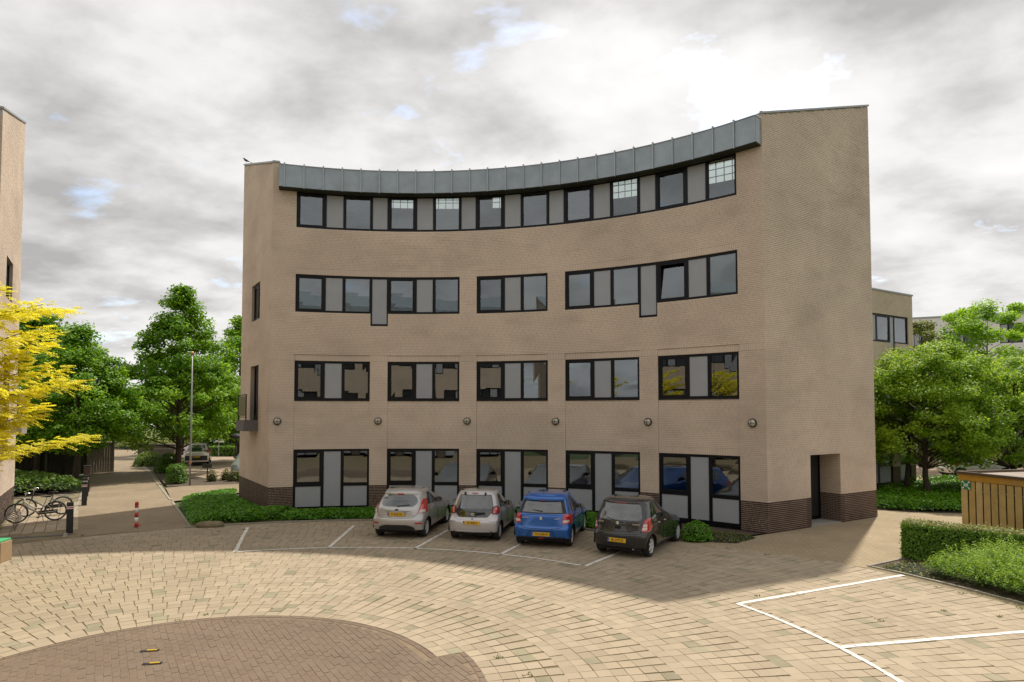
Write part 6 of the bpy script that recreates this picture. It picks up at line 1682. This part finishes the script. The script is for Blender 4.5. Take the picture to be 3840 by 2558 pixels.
def sign(name, label, loc, w, h, z, mat, post, rz=0.0):
    t = thing(name, label, 'sign', (loc[0], loc[1], 0), rz); mb = MB(); mb.box((0, 0.02, z / 2), (.05, .05, z)); mb.build('post', post, t)
    mb = MB(); mb.bevbox((0, -.02, z + h / 2 - .08), (w, .03, h), .008); mb.build('board', mat, t); return t
s_ = sign('direction_sign', 'small white arrow sign on a grey post among the hedge', (-25.6, 55.7), .95, .32, 1.35, M['white'], M['steel'])
mb = MB(); mb.lathe([(.13, 0), (.13, .01), (.001, .011)], 14, Matrix.Translation((-.40, -.04, 1.43)) @ Matrix.Rotation(R_(90), 4, 'X')); mb.build('arrow_disc', M['plate_blue'], s_)
lettering('P', .18, M['ink'], s_, (.10, -.04, 1.43), (R_(90), 0, 0))
sign('name_board', 'dark green board on a post in the bed by the car park', (-17.83, 37.4), .56, .24, .72, pbr('dark_board', (.035, .04, .028), .6, var=.15), M['dark'])

# dark plank fence at the left
def plank_fence():
    t = thing('plank_fence', 'tall dark vertical plank fence behind the shrub bed at the left', 'fence', (-29.4, 37.3, 0)); a = np.array([0., 0.]); b = np.array([2.35, 3.65]); a2 = np.array([-3.2, -5.0])
    wood = pbr('dark_fence_wood', (.038, .030, .020), .85, var=.3, vscale=2.5, attr=.3); post = pbr('grey_fence_post', (.12, .11, .075), .85, var=.2)
    L_ = np.hypot(*(b - a2)); e = (b - a2) / L_; q = np.array([e[1], -e[0]]); rz = math.atan2(e[1], e[0])
    mbu = MB(); mbu.bevbox((0, 0, .96), (.162, .025, 1.98), .004); me = mbu.mesh('plank'); me.materials.append(wood)
    n = int(L_ / .15)
    for i in range(n):
        p = a2 + e * (i + .5) * .15; o = bpy.data.objects.new('plank', me); link(o, t); o.location = (p[0] + q[0] * .03 * (i % 2), p[1] + q[1] * .03 * (i % 2), rng.normal(0, .008)); o.rotation_euler = (0, 0, rz)
    for s in np.arange(0.4, L_, 1.85):
        p = a2 + e * s + q * .06; mb = MB(); mb.box((p[0], p[1], 1.0), (.11, .09, 2.06), rz); mb.build('post', post, t)
    for z in (.35, 1.6): 
        mb = MB(); p = (a2 + b) / 2 - q * .05; mb.box((p[0], p[1], z), (L_, .05, .09), rz); mb.build('rail', wood, t)
    g = pbr('weathered_gate', (.20, .17, .14), .85, var=.2, vscale=3)
    gt = thing('side_fence', 'light weathered fence end beside the path', 'fence', (-27.0, 41.0, 0)); 
    mbu = MB(); mbu.bevbox((0, 0, .95), (.14, .03, 1.94), .004); me = mbu.mesh('plank'); me.materials.append(g)
    for i in range(9):
        o = bpy.data.objects.new('plank', me); link(o, gt); o.location = (.05 + i * .085, i * .13 - .2, 0); o.rotation_euler = (0, 0, R_(57))
    for x, y in ((0.0, -.3), (.78, .95)): mb = MB(); mb.box((x, y, 1.0), (.12, .12, 2.1), R_(57)); mb.build('post', g, gt)
plank_fence()

# low brick piers at the path end, street fence
def low_wall(label, loc, rz, w):
    t = thing('low_wall', label, 'wall', (*loc, 0), rz); mb = MB(); mb.box((0, 0, .45), (w, .35, .95)); mb.build('masonry', M['plinth_far'], t); mb = MB(); mb.box((0, 0, .96), (w + .1, .45, .09)); mb.build('coping', M['kerb'], t); mb = MB(); mb.box((0, -.01, .55), (w + .004, .37, .07)); mb.build('band', M['kerb'], t)
low_wall('low brick wall with pale bands left of the path end', (-35.0, 53.6), R_(57), 1.2)
low_wall('low brick wall with pale coping right of the path end', (-32.6, 58.6), R_(5), 3.2)
def street_fence():
    t = thing('bar_fence', 'thin metal bar fence beyond the far street', 'fence', (-60, 77.2, 0)); mat = pbr('green_grey_bar', (.06, .07, .04), .6)
    mbu = MB(); mbu.box((0, 0, 1.15), (.035, .035, 2.3)); me = mbu.mesh('bar'); me.materials.append(mat)
    for i in range(150):
        o = bpy.data.objects.new('bar', me); link(o, t); o.location = (i * .22, 0, 0)
    for z in (.25, 2.15): mb = MB(); mb.box((16.4, 0, z), (33.2, .04, .05)); mb.build('rail', mat, t)
    for i in range(12): mb = MB(); mb.box((i * 3.0, .05, 1.2), (.10, .10, 2.5)); mb.build('post', M['dark'], t)
street_fence()
def far_lamp():
    t = thing('lamp_post', 'dark lamp post by the street fence, between the trees', 'street lamp', (-44.6, 76.4, 0)); mb = MB(); mb.tube([(0, 0, 0), (0, 0, 3.6)], [.08, .06], 8); mb.build('pole', M['dark'], t); mb = MB(); mb.lathe([(.06, 3.6), (.30, 3.75), (.32, 3.95), (.12, 4.1), (.001, 4.12)], 12); mb.build('head', M['dark'], t, True)
far_lamp()

# beige annex and other buildings in the background
def annex():
    A = np.array([13.0, 29.65]); B = np.array([22.27, 35.21]); P = plane_map(A, B); L_ = float(np.hypot(*(B - A))); off = L_ - 3.85
    t = thing('annex_building', 'three storey beige brick annex behind the end wall at the right', 'building', (0, 0, 0))
    H = [(off - 3.0, off + 3.39, 7.62, 9.12), (off + 1.60, off + 2.05, 7.2, 7.62), (off - 1.6, off + 1.55, 0.10, 2.44), (off + 2.28, off + 3.36, 0.10, 2.2), (off - 3.0, off + 3.3, 4.2, 5.7)]
    wall_backing(P, 0, L_, 0, 10.35, H, .3, 0, (M['brick_far'], M['plinth_far']), t, 1.0)
    Q = plane_map(B, B + np.array([-5.3, 8.5])); wall_backing(Q, 0, 10, 0, 10.35, [], .3, 0, (M['brick_far'], M['plinth_far']), t, 1.0)
    mb = MB(); abox(mb, P, -.05, L_ + .05, 10.35, 10.43, -.35, .04); abox(mb, Q, -.03, 10, 10.352, 10.428, -.35, .038); mb.build('coping', M['coping'], t)
    mb = MB(); mb.add([P(0, 10.3, -.1), P(L_, 10.3, -.1), P(L_, 10.3, -9), P(0, 10.3, -9)], [(0, 1, 2, 3)]); mb.build('roof', M['zinc'], t)
    o = off
    window_group(P, t, [(o - 3.0, o - 1.2, 'panel'), (o - 1.2, o + .35, 'panel'), (o + .35, o + 1.60, 'glass'), (o + 1.60, o + 2.05, 'drop'), (o + 2.05, o + 3.39, 'glass')], 7.62, 9.12, drop=7.2)
    window_group(P, t, [(o - 1.6, o + .32, 'panel'), (o + .32, o + 1.55, 'glass')], .10, 2.44, transom=(.40, .46))
    window_group(P, t, [(o + 2.28, o + 3.36, 'glass')], .10, 2.2, transom=(.46, .52)); window_group(P, t, [(o - 3.0, o + .2, 'glass'), (o + .2, o + 1.6, 'panel'), (o + 1.6, o + 3.3, 'glass')], 4.2, 5.7)
    mb = MB(); abox(mb, P, 0.2, L_ - .2, 0.0, 10.2, -4.2, -4.0); abox(mb, P, 0.2, L_ - .2, 3.3, 3.5, -4.0, -.32); abox(mb, P, 0.2, L_ - .2, 6.7, 6.9, -4.0, -.32); mb.build('interior', M['interior_floor'], t)
annex()
def white_block():
    t = thing('white_building', 'long white rendered building far behind the right hand trees', 'building', (41, 61, 0)); 
    P = plane_map((36.5, 66.5), (64.0, 54.5)); L_ = 30.0; w = pbr('white_render', (.70, .69, .67), .8, var=.04)
    H = []
    for r in range(4):
        for i in range(8): H.append((1.2 + i * 3.6, 3.0 + i * 3.6, 1.0 + r * 3.2, 2.9 + r * 3.2))
    wall_backing(P, 0, L_, 0, 13.4, H, .4, 0, (w, w), t)
    for o in t.children: o.matrix_parent_inverse = Matrix.Translation((-41, -61, 0))
    mb = MB(); abox(mb, P, -.1, L_ + .1, 13.4, 13.55, -.5, .06); abox(mb, P, 0, L_, 0, 13.3, -6.5, -6.2); o = mb.build('coping', M['coping'], t); o.matrix_parent_inverse = Matrix.Translation((-41, -61, 0))
    n0 = len(t.children)
    for h in H: window_group(P, t, [(h[0], h[0] + .7, 'panel'), (h[0] + .7, h[1], 'glass')], h[2], h[3], dface=-.12, pane_mat=DARKGLASS, simple=True)
    for o in list(t.children)[n0:]: o.matrix_parent_inverse = Matrix.Translation((-41, -61, 0))
white_block()
def terrace():
    t = thing('brick_terrace', 'low pinkish brick terrace with pale bands behind the tree trunks', 'building', (30, 52, 0)); mat = brickmat('pink_masonry', (.42, .28, .22), (.36, .23, .18), (.4, .33, .27), .22, .0625, wall=True)
    mb = MB(); mb.box((0, 0, 1.7), (18, 6, 3.4), R_(-18)); mb.build('wall', mat, t)
    for z in (1.35, 2.1, 2.8): mb = MB(); mb.box((0, 0, z), (18.08, 6.08, .14), R_(-18)); mb.build('band', M['white'], t)
    mb = MB(); mb.box((0, 0, 3.47), (18.4, 6.4, .14), R_(-18)); mb.build('roof', M['coping'], t)
    e = Matrix.Rotation(R_(-18), 3, 'Z')
    for i in range(5):
        p = e @ Vector((-7 + i * 3.4, -3.05, 1.65)); mb = MB(); mb.box(p, (1.4, .1, .9), R_(-18)); f = mb.build('window', M['frame'], t); p = e @ Vector((-7 + i * 3.4, -3.12, 1.65)); mb = MB(); mb.box(p, (1.2, .02, .72), R_(-18)); mb.build('pane', DARKGLASS, f)
terrace()

# wooden shed with flat roof at the right
def shed():
    c0 = np.array([13.97, 19.86]); d1 = np.array([.47, -1.91]) / 1.967; d2 = np.array([-d1[1], d1[0]])
    t = thing('wooden_shed', 'wooden plank shed with flat roof behind the clipped hedge', 'shed', (float(c0[0]), float(c0[1]), 0), math.atan2(d1[1], d1[0])); # local x along the visible side, y to the back right
    wood = pbr('shed_plank_wood', (.52, .36, .12), .75, attr=.16, col2=(.47, .35, .17), var=.16, vscale=2.2, stain=.7, stain_col=(.28, .13, .02), stain_scale=(1.6, 1.6, .8), stain_lo=.55); trim = pbr('shed_orange_trim', (.46, .24, .02), .6, var=.1, vscale=4, stain=.75, stain_col=(.30, .20, .09), stain_scale=(.9, .9, .9), stain_lo=.46); dk = pbr('shed_gap_brown', (.06, .028, .012), .9, var=.3)
    L_, D_, H_ = 4.6, 4.2, 2.02
    mb = MB(); mb.box((L_ / 2, D_ / 2, .9), (L_ - .12, D_ - .12, 1.8)); mb.build('inner_wall', dk, t)
    for side in (0, 1):
        n = int((L_ if side == 0 else D_) / .235); me = None
        mbu = MB(); mbu.bevbox((0, 0, .90), (.195, .022, 1.80), .004); me = mbu.mesh('plank'); me.materials.append(wood)
        for i in range(n):
            o = bpy.data.objects.new('plank', me); link(o, t); s = .10 + i * .235
            o.location = (s, -.012, rng.normal(0, .004)) if side == 0 else (-.012, s, rng.normal(0, .004)); o.rotation_euler = (rng.normal(0, .003), 0, rng.normal(0, .004) + (R_(90) if side else 0))
    for z in (.42, 1.52):
        mb = MB(); mb.box((L_ / 2, .018, z), (L_, .03, .03)); mb.build('batten', M['steel'], t)
    mb = MB(); mb.box((L_ / 2, -.03, 1.90), (L_ + .16, .035, .19)); mb.box((-.06, D_ / 2, 1.90), (.035, D_ + .04, .19)); mb.build('fascia_board', trim, t)
    mb = MB()
    for c_, s_ in (((L_ / 2, -.05, 2.035), (L_ + .24, .10, .075)), ((L_ / 2, D_ + .05, 2.035), (L_ + .24, .10, .075)), ((-.07, D_ / 2, 2.036), (.10, D_ + .0, .073)), ((L_ + .07, D_ / 2, 2.036), (.10, D_ + .0, .073))): mb.box(c_, s_)
    mb.build('roof_edge', pbr('roof_edge_brown', (.085, .055, .03), .7, var=.1), t)
    mb = MB(); mb.box((L_ / 2, D_ / 2, 1.985), (L_ - .01, D_ - .01, .03)); mb.build('roof', pbr('bitumen_roof', (.30, .25, .20), .8, var=.25, vscale=1.2, stain=.6, stain_col=(.12, .10, .09), stain_scale=(.9, .9, .9)), t)
    mb = MB(); mb.tube([(.02, -.03, 0), (.02, -.03, 1.82)], .02, 6); mb.build('corner_post', wood, t)
    # assembly point sign
    s = thing('assembly_sign', 'green and white assembly point sign on the shed corner', 'sign', (0, 0, 0)); Pm = t.matrix_basis.copy()
    ang = math.atan2(d1[1], d1[0]); org = np.array([*(c0 + d1 * .17 + np.array([d1[1], -d1[0]]) * .045), 1.665]); s.location = tuple(org); s.rotation_euler = (0, 0, ang)
    mb = MB(); mb.bevbox((0, 0, 0), (.30, .008, .27), .002); mb.build('board', pbr('sign_green', (.01, .20, .075), .4), s)
    for sx in (-1, 1):
        for sz in (-1, 1):
            mb = MB(); y = -.0065; mb.add([(sx * .135, y, sz * .12), (sx * .07, y, sz * .12), (sx * .09, y, sz * .10), (sx * .045, y, sz * .062), (sx * .065, y, sz * .045), (sx * .11, y, sz * .085), (sx * .135, y, sz * .062)], [tuple(range(7))]); mb.build('arrow', M['white'], s)
    mb = MB(); n = 20; mb.add([(.075 * math.cos(2 * math.pi * k / n), -.0075, .045 * math.sin(2 * math.pi * k / n)) for k in range(n)], [tuple(range(n))]); mb.build('oval', M['white'], s)
    for k in range(4):
        mb = MB(); mb.add([(x_, -.009, z_) for x_, z_ in ((-.045 + k * .024, -.018), (-.029 + k * .024, -.018), (-.029 + k * .024, .012), (-.045 + k * .024, .012))], [(0, 1, 2, 3)]); mb.build('figure', pbr('sign_red_ink', (.20, .03, .03), .6) if 'sign_red_ink' not in bpy.data.materials else bpy.data.materials['sign_red_ink'], s)
shed()

# cardboard box with green lid edge and dark bag at the left picture edge
def box_and_bag():
    t = thing('cardboard_box', 'tan cardboard box with green top edge at the left edge', 'box', (-13.80, 16.75, 0), R_(10)); mb = MB(); mb.bevbox((0, 0, .26), (1.1, .5, .52), .008); mb.build('carton', pbr('cardboard', (.36, .25, .14), .85, var=.08), t)
    mb = MB(); mb.bevbox((-.02, 0, .545), (1.08, .52, .045), .008); mb.build('lid', pbr('green_lid', (.05, .42, .16), .5), t)
    mb = MB(); mb.lathe([(.001, 0), (.035, .002), (.001, .004)], 12, Matrix.Translation((.22, -.254, .36)) @ Matrix.Rotation(R_(90), 4, 'X') @ Matrix.Rotation(R_(-20), 4, 'Z') @ Matrix.Diagonal((.7, 2.0, 1, 1))); mb.build('print_mark', pbr('purple_print', (.08, .03, .05), .7), t)
    b = thing('dark_bag', 'dark bag leaning on the cardboard box, cut by the left edge', 'bag', (-13.52, 16.36, 0), R_(10)); mb = MB(); mb.lathe([(.001, 0), (.17, .01), (.20, .10), (.17, .28), (.11, .40), (.05, .47), (.001, .48)], 14, Matrix.Diagonal((1, .7, 1, 1))); mb.build('sack', pbr('navy_cloth', (.018, .02, .028), .8, var=.3, vscale=9, bump=.8, bscale=14), b, True)
    mb = MB(); mb.tube([(-.06, 0, .45), (0, 0, .60), (.06, 0, .45)], .014, 6); mb.build('strap', M['dark'], b)
box_and_bag()

# half buried boulder-like kerb stone at the ivy corner, and a bird on the parapet
def boulder():
    t = thing('kerb_stone', 'long rounded stone at the front left corner of the ivy bed', 'stone', (-10.28, 21.83, 0), R_(10)); vs, fs = [], []; n, m = 12, 7
    for j in range(m):
        ph = math.pi * j / (m - 1)
        for i in range(n):
            a = 2 * math.pi * i / n; r = math.sin(ph) ** .6; k = 1 + .06 * math.sin(3 * a + j); vs.append((-.46 * math.copysign(abs(math.cos(ph)) ** .8, math.cos(ph)), .16 * r * math.cos(a) * k, max(-.02, .07 + .13 * r * math.sin(a) * k)))
    for j in range(m - 1):
        for i in range(n): fs.append((j * n + i, j * n + (i + 1) % n, (j + 1) * n + (i + 1) % n, (j + 1) * n + i))
    mb = MB(); mb.add(vs, fs); mb.build('stone', pbr('mossy_stone', (.20, .165, .10), .95, var=.25, vscale=4, bump=.8, bscale=18), t, True)
boulder()
def bird():
    t = thing('bird', 'small dark bird perched on the far left corner of the roof edge', 'bird', (-12.42, 29.30, 15.52), R_(200)); pts = [(-.14, 0, .10), (-.06, 0, .12), (.0, 0, .14), (.06, 0, .17), (.09, 0, .215), (.115, 0, .22), (.145, 0, .215)]
    mb = MB(); mb.tube(pts, [.012, .04, .055, .05, .033, .03, .004], 9); mb.build('body', pbr('dark_feathers', (.03, .03, .033), .7), t, True)
    mb = MB(); mb.add([(-.12, -.02, .10), (-.12, .02, .10), (-.26, .03, .06), (-.26, -.03, .06), (-.12, -.02, .092), (-.12, .02, .092), (-.26, .03, .052), (-.26, -.03, .052)], [(0, 1, 2, 3), (7, 6, 5, 4), (0, 3, 7, 4), (1, 5, 6, 2), (3, 2, 6, 7), (0, 4, 5, 1)]); mb.build('tail', bpy.data.materials['dark_feathers'], t)
    mb = MB()
    for s in (-.018, .018): mb.tube([(.0, s, .10), (.005, s, .0)], .004, 4)
    mb.build('legs', M['dark'], t)
bird()
